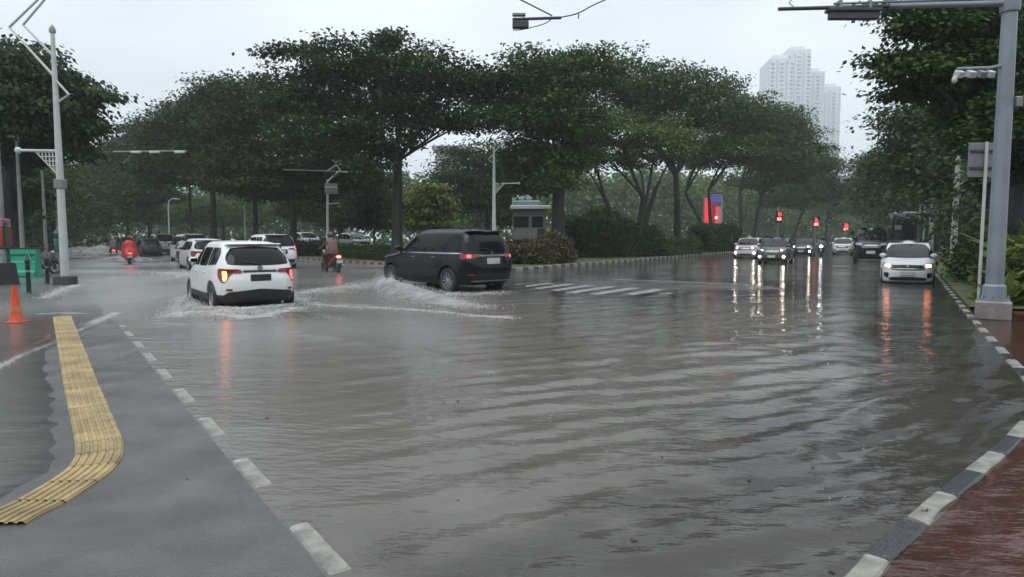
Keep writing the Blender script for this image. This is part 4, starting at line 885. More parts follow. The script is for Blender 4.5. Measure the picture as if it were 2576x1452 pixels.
# the far wood that closes both roads
def wood(label, pts, h, m, n, size, seed):
    rs = np.random.RandomState(seed); P = resample([Vector(p) for p in pts], .5); k = rs.randint(0, len(P), n); q = np.array([[p.x, p.y, 0] for p in P])[k]
    hh = h * (1 + .35 * value_noise(q[:, 0] * .09 + q[:, 1] * .05, q[:, 1] * .06, seed)); q[:, 0] += rs.normal(size=n) * 4; q[:, 1] += rs.normal(size=n) * 4; q[:, 2] = hh * rs.uniform(0, 1, n) ** .6
    V, F = leaf_cloud(q, 7, size * 1.0, size, seed); o = mesh_ob('distant_wood', fast_mesh('distant_wood', V, F, m)); return tag(o, label, 'wood', kind='stuff')
wood('far wood fading in rain behind the island and the road ends', [A(-300, 640, 120).xy.to_3d(), A(60, 640, 170).xy.to_3d(), A(330, 640, 175).xy.to_3d(), A(700, 640, 165).xy.to_3d(), A(1200, 640, 150).xy.to_3d(), A(1600, 640, 165).xy.to_3d(), A(1850, 640, 190).xy.to_3d(), A(2150, 640, 235).xy.to_3d()], 15, L_LIGHT, 16000, 1.1, 91)
wood('dark wood along the verge', [A(2230, 640, 260).xy.to_3d(), A(2350, 640, 120).xy.to_3d(), A(2460, 640, 66).xy.to_3d(), A(2600, 640, 40).xy.to_3d(), A(2900, 640, 26).xy.to_3d()], 9, L_DARK, 16000, .34, 92)
wood('dark wood along the pavement', [A(-500, 640, 30).xy.to_3d(), A(-120, 640, 45).xy.to_3d(), A(40, 640, 75).xy.to_3d(), A(110, 640, 130).xy.to_3d()], 8, L_DARK, 14000, .3, 93)
wood('unseen dark tree belt added behind the camera to darken car reflections', [Vector((-45, -14, 0)), Vector((-10, -24, 0)), Vector((20, -20, 0)), Vector((50, 0, 0))], 10, L_DARK, 6000, .7, 94)  # out of view, added so the glossy cars reflect something dark
# ------------------------------------------------------------------ street furniture
M_MAST = mat('white mast paint', (.5, .53, .5), .4, vary=.12, scale=2)
M_STEEL = mat('blue grey steel paint', (.23, .26, .3), .42, vary=.18, scale=1.6, bump=.15, bscale=12)
M_GREY = mat('grey galvanised steel', (.24, .25, .25), .45, .3, vary=.2)
M_CONC = mat('wet concrete', (.23, .215, .2), .5, vary=.25, scale=4, bump=.5, bscale=30)
M_SIGNB = mat('dark sign back', (.045, .05, .065), .5, vary=.2)
M_BACK = mat('bare sign back', (.2, .2, .22), .45, vary=.15)
M_DARKB = mat('dark block', (.05, .05, .048), .6, vary=.3, bump=.5)
def px_m(Y): return Y / FPX
def lattice(mb, w, h, sx, z0, nx=6, nz=5, r=.013):              # right-angled bracket of crossing bars
    for i in range(nx):
        x = w * i / nx; hh = h * (1 - i / nx); mb.box((sx * (x + .01), 0, z0 - hh / 2), (r * 2, r * 2, hh))
    for j in range(nz + 1):
        z = h * j / nz; ww = w * (1 - j / nz) + .02; mb.box((sx * ww / 2, 0, z0 - z), (ww, r * 2.6, r * 2))
    mb.path([(sx * w, 0, z0), (0, 0, z0 - h)], r * 1.3, 5); return mb
def deco_mast(label, base, H, sx=-1, rz=0., r=.13, arm=1.3, arm_z=4.3, zig=True, block=True, wings=True, group='ornate white street masts', s=1.):
    root = empty('street_mast', base, rz, label, 'street mast', group)
    MB().path([(0, 0, 0), (0, 0, H * .45), (0, 0, H)], [r, r * .82, r * .45], 14).obj('pole', M_MAST, root)
    MB().lathe([(r * .7, H), (r * .75, H + .1), (r * .4, H + .2), (.01, H + .25)], 10).obj('cap', M_GREY, root)
    a = MB().path([(0, 0, arm_z), (sx * arm, 0, arm_z + .02)], .045 * s, 8); a.obj('arm', M_MAST, root)
    MB().ball((sx * arm, 0, arm_z + .02), (.1 * s, .1 * s, .11 * s), 10, 8).obj('lamp', M_MAST, root)
    b = lattice(MB(), .66 * s, .72 * s, sx, arm_z - .03, r=.015 * s)
    o = b.obj('bracket', M_MAST, root, smooth=False); o.location.x = sx * r * .6; o['kind'] = 'stuff'
    if zig: MB().path([(0, 0, arm_z + 2.25 * s), (-sx * .42 * s, 0, arm_z + 1.78 * s), (0, 0, arm_z + 1.5 * s)], .04 * s, 8).obj('ornament', M_MAST, root)
    if wings:
        z1 = arm_z + 2.32 * s
        for q, (za, xb, zb) in enumerate(((z1, 1.36, z1 + 1.55), (z1 + .65, .92, z1 + 1.62))):
            MB().path([(0, 0, za), (sx * xb * s, 0, za + (zb - za) * s), (-sx * (.6 - .5 * q) * s, 0, za + (zb - za + (1.75 if q == 0 else 1.1)) * s)], [.045 * s, .04 * s, .035 * s], 7).obj('ornament_arm', M_MAST, root)
    MB().box((0, 0, 3.25 * s), (.28 * s, .26 * s, .3 * s), bev=.02).obj('cabinet', M_GREY, root) if s > .9 else None
    if block: MB().box((0, 0, .13), (.5, .5, .3), bev=.03).obj('base_block', M_DARKB, root)
    return root
deco_mast('tall white mast with a dark base block beside the small green meter', G(165, 716), 8.0)
b = A(1243, 640, 40); b.z = .1
deco_mast('slim white mast with crossed top arms rising behind the black car', b, 6.9, 1, r=.14, arm=1.5, arm_z=4.7, block=False, s=.8)
b = A(2398, 640, 40); b.z = .05
deco_mast('white mast with latticed bracket in front of the dark verge trees', b, 8.6, 1, r=.19, arm=1.2, arm_z=5.5, block=False, zig=False, s=1.25)
b = A(2338, 640, 58); b.z = .05
deco_mast('smaller white mast with a hooked top beyond the hatchback', b, 7.2, 1, r=.17, arm=1.5, arm_z=5.0, block=False, wings=False, s=1.1)
def plain_post(name, label, base, H, r, m, cat='post', group=None):
    root = empty(name, base, 0, label, cat, group); MB().path([(0, 0, -.1), (0, 0, H)], [r, r * .8], 8).obj('pole', m, root); return root
# gantry
def gantry():
    b = G(2497, 801); b.z = -.012; Yb = b.y; root = empty('sign_gantry', b, 0, 'thick grey blue steel gantry pole on a concrete footing with an overhead arm', 'gantry')
    MB().box((0, 0, .17), (.56, .56, .36), rz=R(-36), bev=.03).obj('footing', M_CONC, root)
    MB().path([(0, 0, .34), (0, 0, .62), (0, 0, .66), (0, 0, 5.9), (0, 0, 9.0)], [.2, .19, .15, .125, .115], 8).obj('pole', M_STEEL, root, angle=25)
    MB().lathe([(.25, .35), (.25, .385), (.18, .385)], 16).obj('flange', M_STEEL, root)
    for k in range(8):
        a = k * math.pi / 4; MB().lathe([(.02, .38), (.02, .44), (.01, .455)], 6, (math.cos(a) * .22, math.sin(a) * .22, 0)).obj('bolt', M_GREY, root)
    e = A(1958, 23, Yb + .2) - b; z0 = (A(2560, 8, Yb) - b).z; ax = (A(2560, 8, Yb) - b).x
    MB().path([(.05, 0, z0 + .0), (e.x * .52, e.y * .5, z0 + (e.z - z0) * .5)], [.06, .05], 10).obj('arm', M_STEEL, root)
    MB().path([(e.x * .5, e.y * .5, z0 + (e.z - z0) * .48), (e.x, e.y, e.z)], [.042, .034], 10).obj('arm_tip', M_SIGNB, root)
    MB().path([(.05, 0, z0 + .1), (e.x * .76, e.y * .7, z0 + (e.z - z0) * .62 + .06)], .022, 7).obj('stay_rod', M_STEEL, root)
    MB().lathe([(.15, z0 - .16), (.16, z0 - .1), (.16, z0 + .1), (.15, z0 + .16)], 10).obj('collar', M_STEEL, root)
    c0, c1 = A(2086, 14, Yb + .15) - b, A(2208, 47, Yb + .15) - b; cx, cz, w, h = (c0.x + c1.x) / 2, (c0.z + c1.z) / 2, c1.x - c0.x, c0.z - c1.z
    s = MB().box((cx, c0.y, cz - .03), (w, .12, h - .02), bev=.012).obj('sign_panel', M_SIGNB, root)
    MB().box((cx, c0.y, cz + h / 2 - .09), (w * 1.09, .2, .06), bev=.01).obj('panel_hood', M_SIGNB, s)
    for q in (-.3, .3): MB().box((cx + q * w, c0.y, cz + h / 2 + .0), (.05, .16, .16)).obj('panel_clamp', M_GREY, s)
    z1 = (A(2540, 170, Yb) - b).z
    fa = MB().path([(0, 0, z1 + .05), (-.35, -.05, z1 - .02), (-.98, -.12, z1 - .05)], [.035, .03, .025], 8).obj('lamp_arm', M_STEEL, root)
    for q, (x, sz) in enumerate(((-.95, .11), (-.74, .12), (-.54, .11), (-.38, .08))):
        MB().box((x, -.13, z1 - .15), (sz, .16, .12), M=Matrix.Rotation(R(25), 4, 'X'), bev=.012).obj('floodlight', M_MAST if q != 2 else M_GREY, fa)
    MB().ball((-1.02, -.12, z1 - .25), (.05, .05, .07), 8, 6).obj('camera', M_MAST, fa)
    MB().box((.21, -.05, 4.0), (.12, .1, .2), bev=.02).obj('junction_box', M_GREY, root)
    return root
gantry()
# road sign seen from behind
b = G(2461, 764); b.z = 0
root = empty('road_sign', b, 0, 'road sign seen from its bare back on a thin white post beside the gantry', 'road sign')
MB().path([(0, 0, -.05), (0, 0, 3.68)], .035, 9).obj('pole', M_MAST, root)
pl = MB().box((.06, .06, 3.28), (.86, .02, .78), bev=.008).obj('sign_plate', M_BACK, root)
for z in (3.1, 3.48): MB().box((.06, .035, z), (.8, .03, .05)).obj('bracket', M_SIGNB, pl)
b = A(2345, 640, 53); b.z = .05
root = empty('road_sign', b, 0, 'grey diamond road sign on a thin post near the smaller mast', 'road sign')
MB().path([(0, 0, 0), (0, 0, 3.9)], .05, 8).obj('pole', M_MAST, root); MB().box((0, -.07, 3.45), (.98, .03, .98), M=Matrix.Rotation(R(45), 4, 'Y'), bev=.01).obj('sign_plate', M_BACK, root)
for px, Y, H, lb in ((2309, 70, 5.2, 'thin pale post just beyond the bus, the shorter of the pair'), (2321, 66, 5.6, 'thin pale post just beyond the bus, the taller of the pair')):
    b = A(px, 640, Y); b.z = .05; plain_post('lamp_post', lb, b, H, .08, M_MAST)
# hanging sign box and its cables
def cable(name, label, pts, r=.012, m=M_SIGNB):
    P = []
    for i in range(len(pts) - 1):
        p0, p1, p2, p3 = pts[max(i - 1, 0)], pts[i], pts[i + 1], pts[min(i + 2, len(pts) - 1)]
        P += [.5 * ((2 * p1) + (p2 - p0) * t + (2 * p0 - 5 * p1 + 4 * p2 - p3) * t * t + (3 * p1 - p0 - 3 * p2 + p3) * t ** 3) for t in [k / 8 for k in range(8)]]
    o = MB().path(P + [pts[-1]], r, 5).obj(name, m); return tag(o, label, 'cable')
YH = 14.0
b = A(1349, 48, YH); root = empty('hanging_sign', b, 0, 'short dark beam with a small sign box hanging from overhead cables', 'hanging sign')
def loc(px, py): return A(px, py, YH) - b
MB().path([loc(1289, 49), loc(1412, 45)], .03, 8).obj('beam', M_SIGNB, root)
p0, p1 = loc(1289, 53), loc(1330, 72); MB().box(((p0.x + p1.x) / 2, 0, (p0.z + p1.z) / 2), (p1.x - p0.x, .14, p0.z - p1.z), bev=.02).obj('sign_box', M_SIGNB, root)
p0, p1 = loc(1289, 34), loc(1322, 41); MB().box(((p0.x + p1.x) / 2, 0, (p0.z + p1.z) / 2), (p1.x - p0.x, .1, p0.z - p1.z), bev=.01).obj('upper_rail', M_GREY, root)
for q in (1296, 1316): MB().path([loc(q, 36), loc(q, 50)], .01, 5).obj('hanger', M_GREY, root)
cable('cable', 'straight overhead cable that ends on the hanging beam', [A(1389, 40, YH), A(1310, 0, YH), A(1100, -105, YH)], .016)
cable('cable', 'sagging overhead cable running from the beam tip towards the gantry', [A(1410, 44, YH), A(1455, 33, YH), A(1520, 1, YH), A(1750, -90, YH - .5), A(2540, -420, 12.6)], .014)
cable('cable', 'loose cable looping under the small sign box', [A(1290, 76, YH), A(1312, 75, YH), A(1350, 66, YH), A(1374, 58, YH), A(1389, 47, YH)], .01)
cable('cable', 'short cable end dangling from the sagging cable', [A(1455, 33, YH), A(1456, 39, YH), A(1454, 47, YH)], .013)
cable('cable', 'thin wire curling above the overhead arm tip', [A(2000, -6, 12.6), A(1992, 0, 12.6), A(1985, 7, 12.6), A(1990, 12, 12.6), A(2000, 20, 12.6)], .008)
# posts and signals by the median
b = A(824, 640, 45); b.z = .1
root = empty('signal_mast', b, 0, 'white signal mast with a small board and bent top arm on the median', 'signal mast')
def lm(px, py): return A(px, py, 45) - b
MB().path([(0, 0, -.1), lm(824, 452)], [.09, .075], 10).obj('pole', M_MAST, root)
MB().path([lm(824, 456), lm(856, 428), lm(846, 414)], .06, 8).obj('arm_brace', M_MAST, root)
MB().path([lm(846, 432), lm(908, 433)], .05, 8).obj('arm', M_MAST, root); MB().path([lm(846, 431), lm(712, 427)], .03, 6).obj('arm_tail', M_GREY, root)
MB().path([lm(823, 431), lm(846, 415), lm(836, 403), lm(858, 414)], .045, 8).obj('ornament', M_MAST, root)
p0, p1 = lm(818, 462), lm(851, 488); bd = MB().box(((p0.x + p1.x) / 2, -.12, (p0.z + p1.z) / 2), (p1.x - p0.x, .08, p0.z - p1.z), bev=.02).obj('board', M_BACK, root)
MB().box(((p0.x + p1.x) / 2, -.17, (p0.z + p1.z) / 2 + .1), (p1.x - p0.x - .1, .02, .1)).obj('board_line', M_MAST, bd)
MB().path([lm(826, 513), lm(853, 511)], .035, 6).obj('side_arm', M_MAST, root)
b = A(150, 640, 46); b.z = -.1
root = empty('signal_mast', b, 0, 'grey mast with one very long thin arm reaching over the near road', 'signal mast')
MB().path([(0, 0, 0), (0, 0, 7.6)], [.13, .09], 10).obj('pole', M_GREY, root); e = A(470, 380, 46) - b; z = (A(150, 384, 46) - b).z
MB().path([(0, 0, z), (e.x, e.y, e.z)], [.07, .05], 8).obj('arm', M_GREY, root)
for q in (.62, .76, .95): MB().box((e.x * q, -.05, z + .02), (.7, .2, .16), bev=.03).obj('lamp', M_MAST, root)
for px, Y, top, lb in ((428, 78, 500, 'thin white lamp post behind the silver van'), (372, 92, 520, 'hazy lamp post beside the dark tree over the silver van'), (618, 62, 500, 'thin pale lamp post with curved tip behind the white family car')):
    b = A(px, 640, Y); b.z = .2; t = A(px, top, Y) - b; root = empty('lamp_post', b, 0, lb, 'lamp post')
    MB().path([(0, 0, -.3), (0, 0, t.z - .8), (.12, 0, t.z - .25), (.5, 0, t.z), (1.0, 0, t.z)], [.09, .07, .06, .05, .04], 8).obj('pole', M_MAST, root)
    MB().box((1.1, 0, t.z - .04), (.6, .22, .09), bev=.03).obj('lamp', M_MAST, root)
b = A(1622, 640, 56); b.z = .1
root = empty('lamp_post', b, 0, 'slim white lamp post behind the many stemmed tree', 'lamp post')
MB().path([(0, 0, 0), (0, 0, 6.2)], [.09, .06], 8).obj('pole', M_MAST, root); MB().path([(0, 0, 4.0), (-.45, 0, 4.25), (-.5, 0, 4.6)], .05, 6).obj('arm', M_MAST, root); MB().ball((-.5, 0, 4.75), (.16, .16, .22), 10, 8).obj('lamp', M_MAST, root)
# left pavement
def lamp_pole(label, px, Y, top, dome):
    b = A(px, 640, Y); b.z = -.02; t = A(px, top, Y) - b; root = empty('lamp_post', b, 0, label, 'lamp post')
    MB().path([(0, 0, 0), (0, 0, t.z)], [.1, .06], 9).obj('pole', M_GREY, root)
    if dome:
        MB().lathe([(.03, t.z - .3), (.09, t.z - .05), (.36, t.z - .02), (.38, t.z + .02), (.25, t.z + .12), (.02, t.z + .17)], 18).obj('lamp_shade', M_MAST, root); MB().ball((0, 0, t.z - .13), .1, 10, 6).obj('lamp', M_HEADG, root)
lamp_pole('dark lamp post with a flat pale dome beside the tall white mast', 58, 28, 345, True)
lamp_pole('plain grey pole at the picture edge beside the green bushy tree', 10, 23, 280, False)
lamp_pole('thin grey pole between the tall mast and the dark hazy tree', 117, 34, 425, False)
M_CONE = mat('orange cone plastic', (.62, .07, .02), .4, vary=.12, scale=6); M_REFL = mat('cone band', (.6, .2, .12), .35)
b = G(41, 812); b.z = float(pave_height(np.array([b.x]), np.array([b.y]))[0]) + .005
root = empty('traffic_cone', b, 0, 'worn orange traffic cone standing on the wet pavement', 'traffic cone')
MB().box((0, 0, .02), (.3, .3, .045), bev=.015).obj('base', mat('cone base', (.3, .06, .03), .5), root)
MB().lathe([(.12, .04), (.105, .06), (.038, .64), (.035, .66), (.03, .66)], 24).obj('cone', M_CONE, root)
MB().lathe([(.094, .2), (.08, .32)], 24, cap=False).obj('band', M_REFL, root)
M_BOL = mat('dark green bollard', (.012, .03, .022), .4); 
for px, py, H, lb in ((73, 738, .98, 'dark bollard nearest the orange cone'), (120, 714, .9, 'dark bollard between the meter and the green barrier')):
    b = G(px, py); b.z = -.03; root = empty('bollard', b, 0, lb, 'bollard', 'dark pavement bollards')
    MB().lathe([(.085, 0), (.085, .04), (.06, .06), (.055, H - .12), (.07, H - .1), (.07, H - .05), (.04, H), (.01, H + .01)], 14).obj('pole', M_BOL, root)
    MB().lathe([(.058, H * .62), (.058, H * .68)], 14, cap=False).obj('band', M_GREY, root)
M_GRN = mat('green plastic', (.03, .3, .19), .35, vary=.2, scale=2); M_GRND = mat('dark green plastic', (.01, .09, .05), .4)
b = G(34, 697); b.z = -.03
root = empty('plastic_barrier', b, R(4), 'bright green plastic road barrier behind the black stand', 'road barrier')
prof = [(-.3, 0), (-.3, .22), (-.2, .3), (-.14, .75), (-.12, 1.16), (.12, 1.16), (.14, .75), (.2, .3), (.3, .22), (.3, 0)]
vs = [(x, y, z) for x in (-.95, .95) for y, z in prof]; n = len(prof)
MB().add(vs, [(i, (i + 1) % n, n + (i + 1) % n, n + i) for i in range(n)] + [tuple(reversed(range(n))), tuple(range(n, 2 * n))]).obj('barrier_body', M_GRN, root, smooth=False)
for z in (.36, .62, .9): MB().box((0, -.19 + z * .06, z), (1.8, .04, .06), bev=.01).obj('ridge', M_GRND if z != .62 else mat('pale green', (.12, .5, .36), .35), root)
for x in (-.5, .5): MB().box((x, 0, .05), (.4, .64, .11), bev=.02).obj('foot', M_GRND, root)
MB().path([(.55, -.2, .7), (.7, -.2, 1.0), (.8, -.2, .7)], .025, 6).obj('emblem', mat('pale green', (.12, .5, .36), .35), root)
b = G(18, 716); b.z = -.03
root = empty('vendor_stand', b, R(6), 'black weighted stand with a dark post and red box beside the green barrier', 'stand')
MB().lathe([(.42, 0), (.4, .05), (.3, .7), (.26, .74)], 4).obj('weight_block', M_BLKP, root, smooth=False)
MB().path([(.08, 0, .7), (.04, 0, 2.05)], .06, 8).obj('pole', M_GRND, root)
M_RBX = mat('red box paint', (.26, .035, .03), .45, vary=.3, scale=3)
MB().box((-.3, .1, 1.55), (.66, .5, .62), bev=.03).obj('box', M_RBX, root); MB().box((-.3, .1, 2.02), (.66, .46, .3), bev=.03).obj('lid', mat('dull pink', (.3, .13, .15), .5, vary=.3), root)
MB().box((.25, .15, 1.2), (1.5, .5, .05), bev=.01).obj('shelf', M_BLKP, root)
b = A(150, 640, 26.5); b.z = -.03
root = empty('parking_meter', b, 0, 'small green meter box on a thin post against the tall white mast', 'meter')
MB().path([(0, 0, 0), (0, 0, 1.0)], .04, 8).obj('pole', mat('brown post', (.16, .13, .11), .5), root)
MB().lathe([(.06, .95), (.15, 1.1), (.17, 1.35), (.17, 1.72), (.14, 1.85), (.05, 1.88)], 10).obj('meter_box', mat('meter green', (.05, .17, .12), .4), root)
MB().box((0, -.165, 1.62), (.2, .02, .2), bev=.008).obj('display', M_BLKP, root)
MB().lathe([(.07, 1.87), (.08, 1.95), (.02, 2.0)], 10).obj('cap', mat('dull pink', (.3, .13, .15), .5), root)
# red lamps far along the island road
def signal(label, px, py, Y, n):
    t = A(px, py, Y); b = Vector((t.x, t.y, .05)); root = empty('traffic_light', b, 0, label, 'traffic light', 'red traffic lights over the far road')
    MB().path([(0, .2, 0), (0, .2, t.z + .9)], [.09, .07], 8).obj('pole', M_GREY, root)
    h = MB().box((0, 0, t.z + .05), (.62, .25, 1.15), bev=.04).obj('signal_head', M_BLKP, root)
    k = Y / 70; red = mat('lit red signal', (.6, .02, .02), .3, emit=(1, .05, .05), es=1.6); hot = mat('lit red timer', (.7, .1, .1), .3, emit=(1, .22, .18), es=2.2)
    MB().lathe([(.24 * k, -.15), (.2 * k, -.19), (.02, -.2)], 16, (0, 0, t.z + .3), 'Y').obj('lamp', red, h)
    MB().box((0, -.14, t.z - .18), (.44 * k, .04, .3 * k), bev=.02).obj('timer', hot, h)
    MB().lathe([(.26 * k, -.14), (.26 * k, -.4)], 14, (0, 0, t.z + .3), 'Y', cap=False).obj('visor', M_BLKP, h)
signal('red traffic light above the dark grey oncoming car', 1959, 548, 68, 0)
signal('red traffic light above the bright motorcycle lamp', 2052, 562, 86, 1)
signal('smallest red traffic light above the white car near the bus', 2127, 574, 110, 2)
# lit panel under the forked tree
b = A(1794, 640, 73.5); b.z = .1; YP = 73.5
root = empty('lit_panel', b, 0, 'glowing red display panel with a violet top at the foot of the forked tree', 'display panel')
def lp(px, py): return A(px, py, YP) - b
def pbox(n, x0, y0, x1, y1, d, m, dy=0.):
    p, q = lp(x0, y0), lp(x1, y1); return MB().box(((p.x + q.x) / 2, dy, (p.z + q.z) / 2), (q.x - p.x, d, p.z - q.z), bev=.02).obj(n, m, root)
pbox('panel_frame', 1771, 489, 1816, 592, .25, M_GREY)
pbox('red_screen', 1772, 498, 1786, 562, .06, mat('lit red screen', (.5, .03, .03), .3, emit=(1, .09, .1), es=.55), -.16)
pbox('dark_red_screen', 1787, 512, 1798, 562, .06, mat('dim red screen', (.3, .02, .03), .3, emit=(.6, .03, .05), es=.3), -.16)
pbox('pink_screen', 1799, 520, 1812, 562, .06, mat('lit pink screen', (.5, .1, .12), .3, emit=(.8, .14, .2), es=.4), -.16)
pbox('violet_screen', 1787, 490, 1814, 510, .06, mat('lit violet screen', (.1, .08, .3), .3, emit=(.2, .14, .5), es=.3), -.16)
pbox('white_edge', 1813, 494, 1816, 560, .08, M_MAST, -.16)
MB().ball(lp(1800, 548) + Vector((0, -.25, 0)), (.16, .08, .16), 12, 8).obj('lamp', mat('lit panel lamp', (.9, .5, .5), .3, emit=(1, .4, .35), es=2), root)
# small pavilion behind the shrubs
b = A(1292, 640, 58); b.z = .1; YP = 58; root = empty('pavilion', b, 0, 'grey pavilion with a pale teal two tier roof behind the brown shrubs', 'pavilion')
M_TEAL = mat('pale teal roof', (.17, .27, .24), .4, vary=.2); M_PWALL = mat('pavilion wall', (.16, .17, .16), .5, vary=.2); 
def pv(n, x0, y0, x1, y1, d, m, dy=0., bev=.03):
    p, q = lp(x0, y0), lp(x1, y1); return MB().box(((p.x + q.x) / 2, dy + d / 2, (p.z + q.z) / 2), (q.x - p.x, d, p.z - q.z), bev=bev).obj(n, m, root)
pv('wall', 1290, 528, 1374, 622, 3, M_PWALL); ev = pv('eave', 1284, 517, 1386, 527, 3.8, M_MAST, -.5, .05); pv('roof', 1288, 504, 1360, 519, 3, M_TEAL, -.1, .12); pv('upper_roof', 1288, 490, 1338, 503, 2, M_MAST, .3, .06)
pv('window', 1292, 545, 1330, 572, .06, M_GLASS, -.05); pv('window', 1338, 545, 1366, 572, .06, M_GLASS, -.05); pv('door', 1352, 575, 1370, 620, .06, M_BLKP, -.06)
# ------------------------------------------------------------------ far buildings
M_TWR = mat('hazed tower facade', (.72, .745, .77), .6, vary=.06, scale=.05); M_TWIN = mat('hazed tower glass', (.54, .57, .6), .2)  # set near the sky colour: haze is painted into facade and glass
YT = 560.0; s = YT / FPX
def tower_block(root, x0, x1, Y0, top, deep, turn, n_w, bal):
    p = A(x0, 600, Y0); q = A(x1, 600, Y0); zt = A(x0, top, Y0).z; w = (q - p).length; M = Matrix.Translation(Vector(((p.x + q.x) / 2, Y0 + deep / 2, 0)) - root.location) @ Matrix.Rotation(R(turn), 4, 'Z')
    mb = MB().box((0, 0, zt / 2), (w, deep, zt)); mb.box((0, 0, zt + 2), (w * .6, deep * .7, 4)); o = mb.obj('tower_block', M_TWR, root, smooth=False); o.matrix_local = M
    wn_ = MB(); sl = MB(); nf = int(zt / 3.4)
    for f in range(3, nf):
        z = f * 3.4 + 1
        for i in range(n_w):
            x = -w / 2 + w * (i + .5) / n_w; wn_.box((x, -deep / 2 - .05, z), (w / n_w * .5, .3, 2.9))
        for i in range(max(3, int(deep / 6))):
            yy = -deep / 2 + deep * (i + .5) / max(3, int(deep / 6))
            for sx in (-1, 1): wn_.box((sx * (w / 2 + .05), yy, z), (.3, deep / max(3, int(deep / 6)) * .5, 1.7))
        if bal:
            for i in range(0, n_w, 2): sl.box((-w / 2 + w * (i + .5) / n_w, -deep / 2 - .7, z - 1.1), (w / n_w * .8, 1.4, .9))
            sl.box((w / 2 + .5, -deep * .2, z - 1.1), (1.0, deep * .3, .9))
    k = wn_.obj('window', M_TWIN, o, smooth=False); k['kind'] = 'stuff'
    if bal: k = sl.obj('balcony', M_TWR, o, smooth=False); k['kind'] = 'stuff'
    for i in range(3): MB().box((-w / 2 + w * (i + .5) / 3, -deep / 2 - .3, zt / 2), (w * .05, .6, zt)).obj('pier', M_TWR, o, smooth=False)
root = empty('apartment_tower', Vector((A(2020, 600, YT).x, YT, 0)), 0, 'tall pale apartment tower with haze put into its colour above the trees', 'apartment tower')
tower_block(root, 1932, 1988, 555, 146, 34, -6, 5, True)
tower_block(root, 1974, 2030, 585, 124, 40, -6, 5, True)
tower_block(root, 2022, 2066, 612, 180, 40, -6, 4, True)
tower_block(root, 2062, 2106, 650, 218, 34, -6, 4, True)
def far_block(label, x0, x1, Y, top, roof, nw):
    p, q = A(x0, 600, Y), A(x1, 600, Y); zt = A(x0, top, Y).z; w = q.x - p.x; root = empty('distant_building', Vector(((p.x + q.x) / 2, Y, 0)), 0, label, 'building')
    MB().box((0, 8, zt / 2), (w, 16, zt)).obj('wall', mat('far wall', (.3, .31, .32), .6, vary=.08, scale=.1), root, smooth=False)
    if roof: MB().box((0, 8, zt + .6), (w * 1.25, 20, 1.2)).obj('roof', M_GREY, root, smooth=False)
    for f in range(int(zt / 4)):
        for i in range(nw): MB().box((-w / 2 + w * (i + .5) / nw, -.05, 2 + f * 4), (w / nw * .6, .3, 2)).obj('window', M_TWIN, root, smooth=False)
far_block('hazy flat roofed building seen under the big tree crown', 1098, 1160, 210, 378, True, 4)
far_block('hazy white block glimpsed between the slender tree trunks', 474, 520, 260, 470, False, 4)
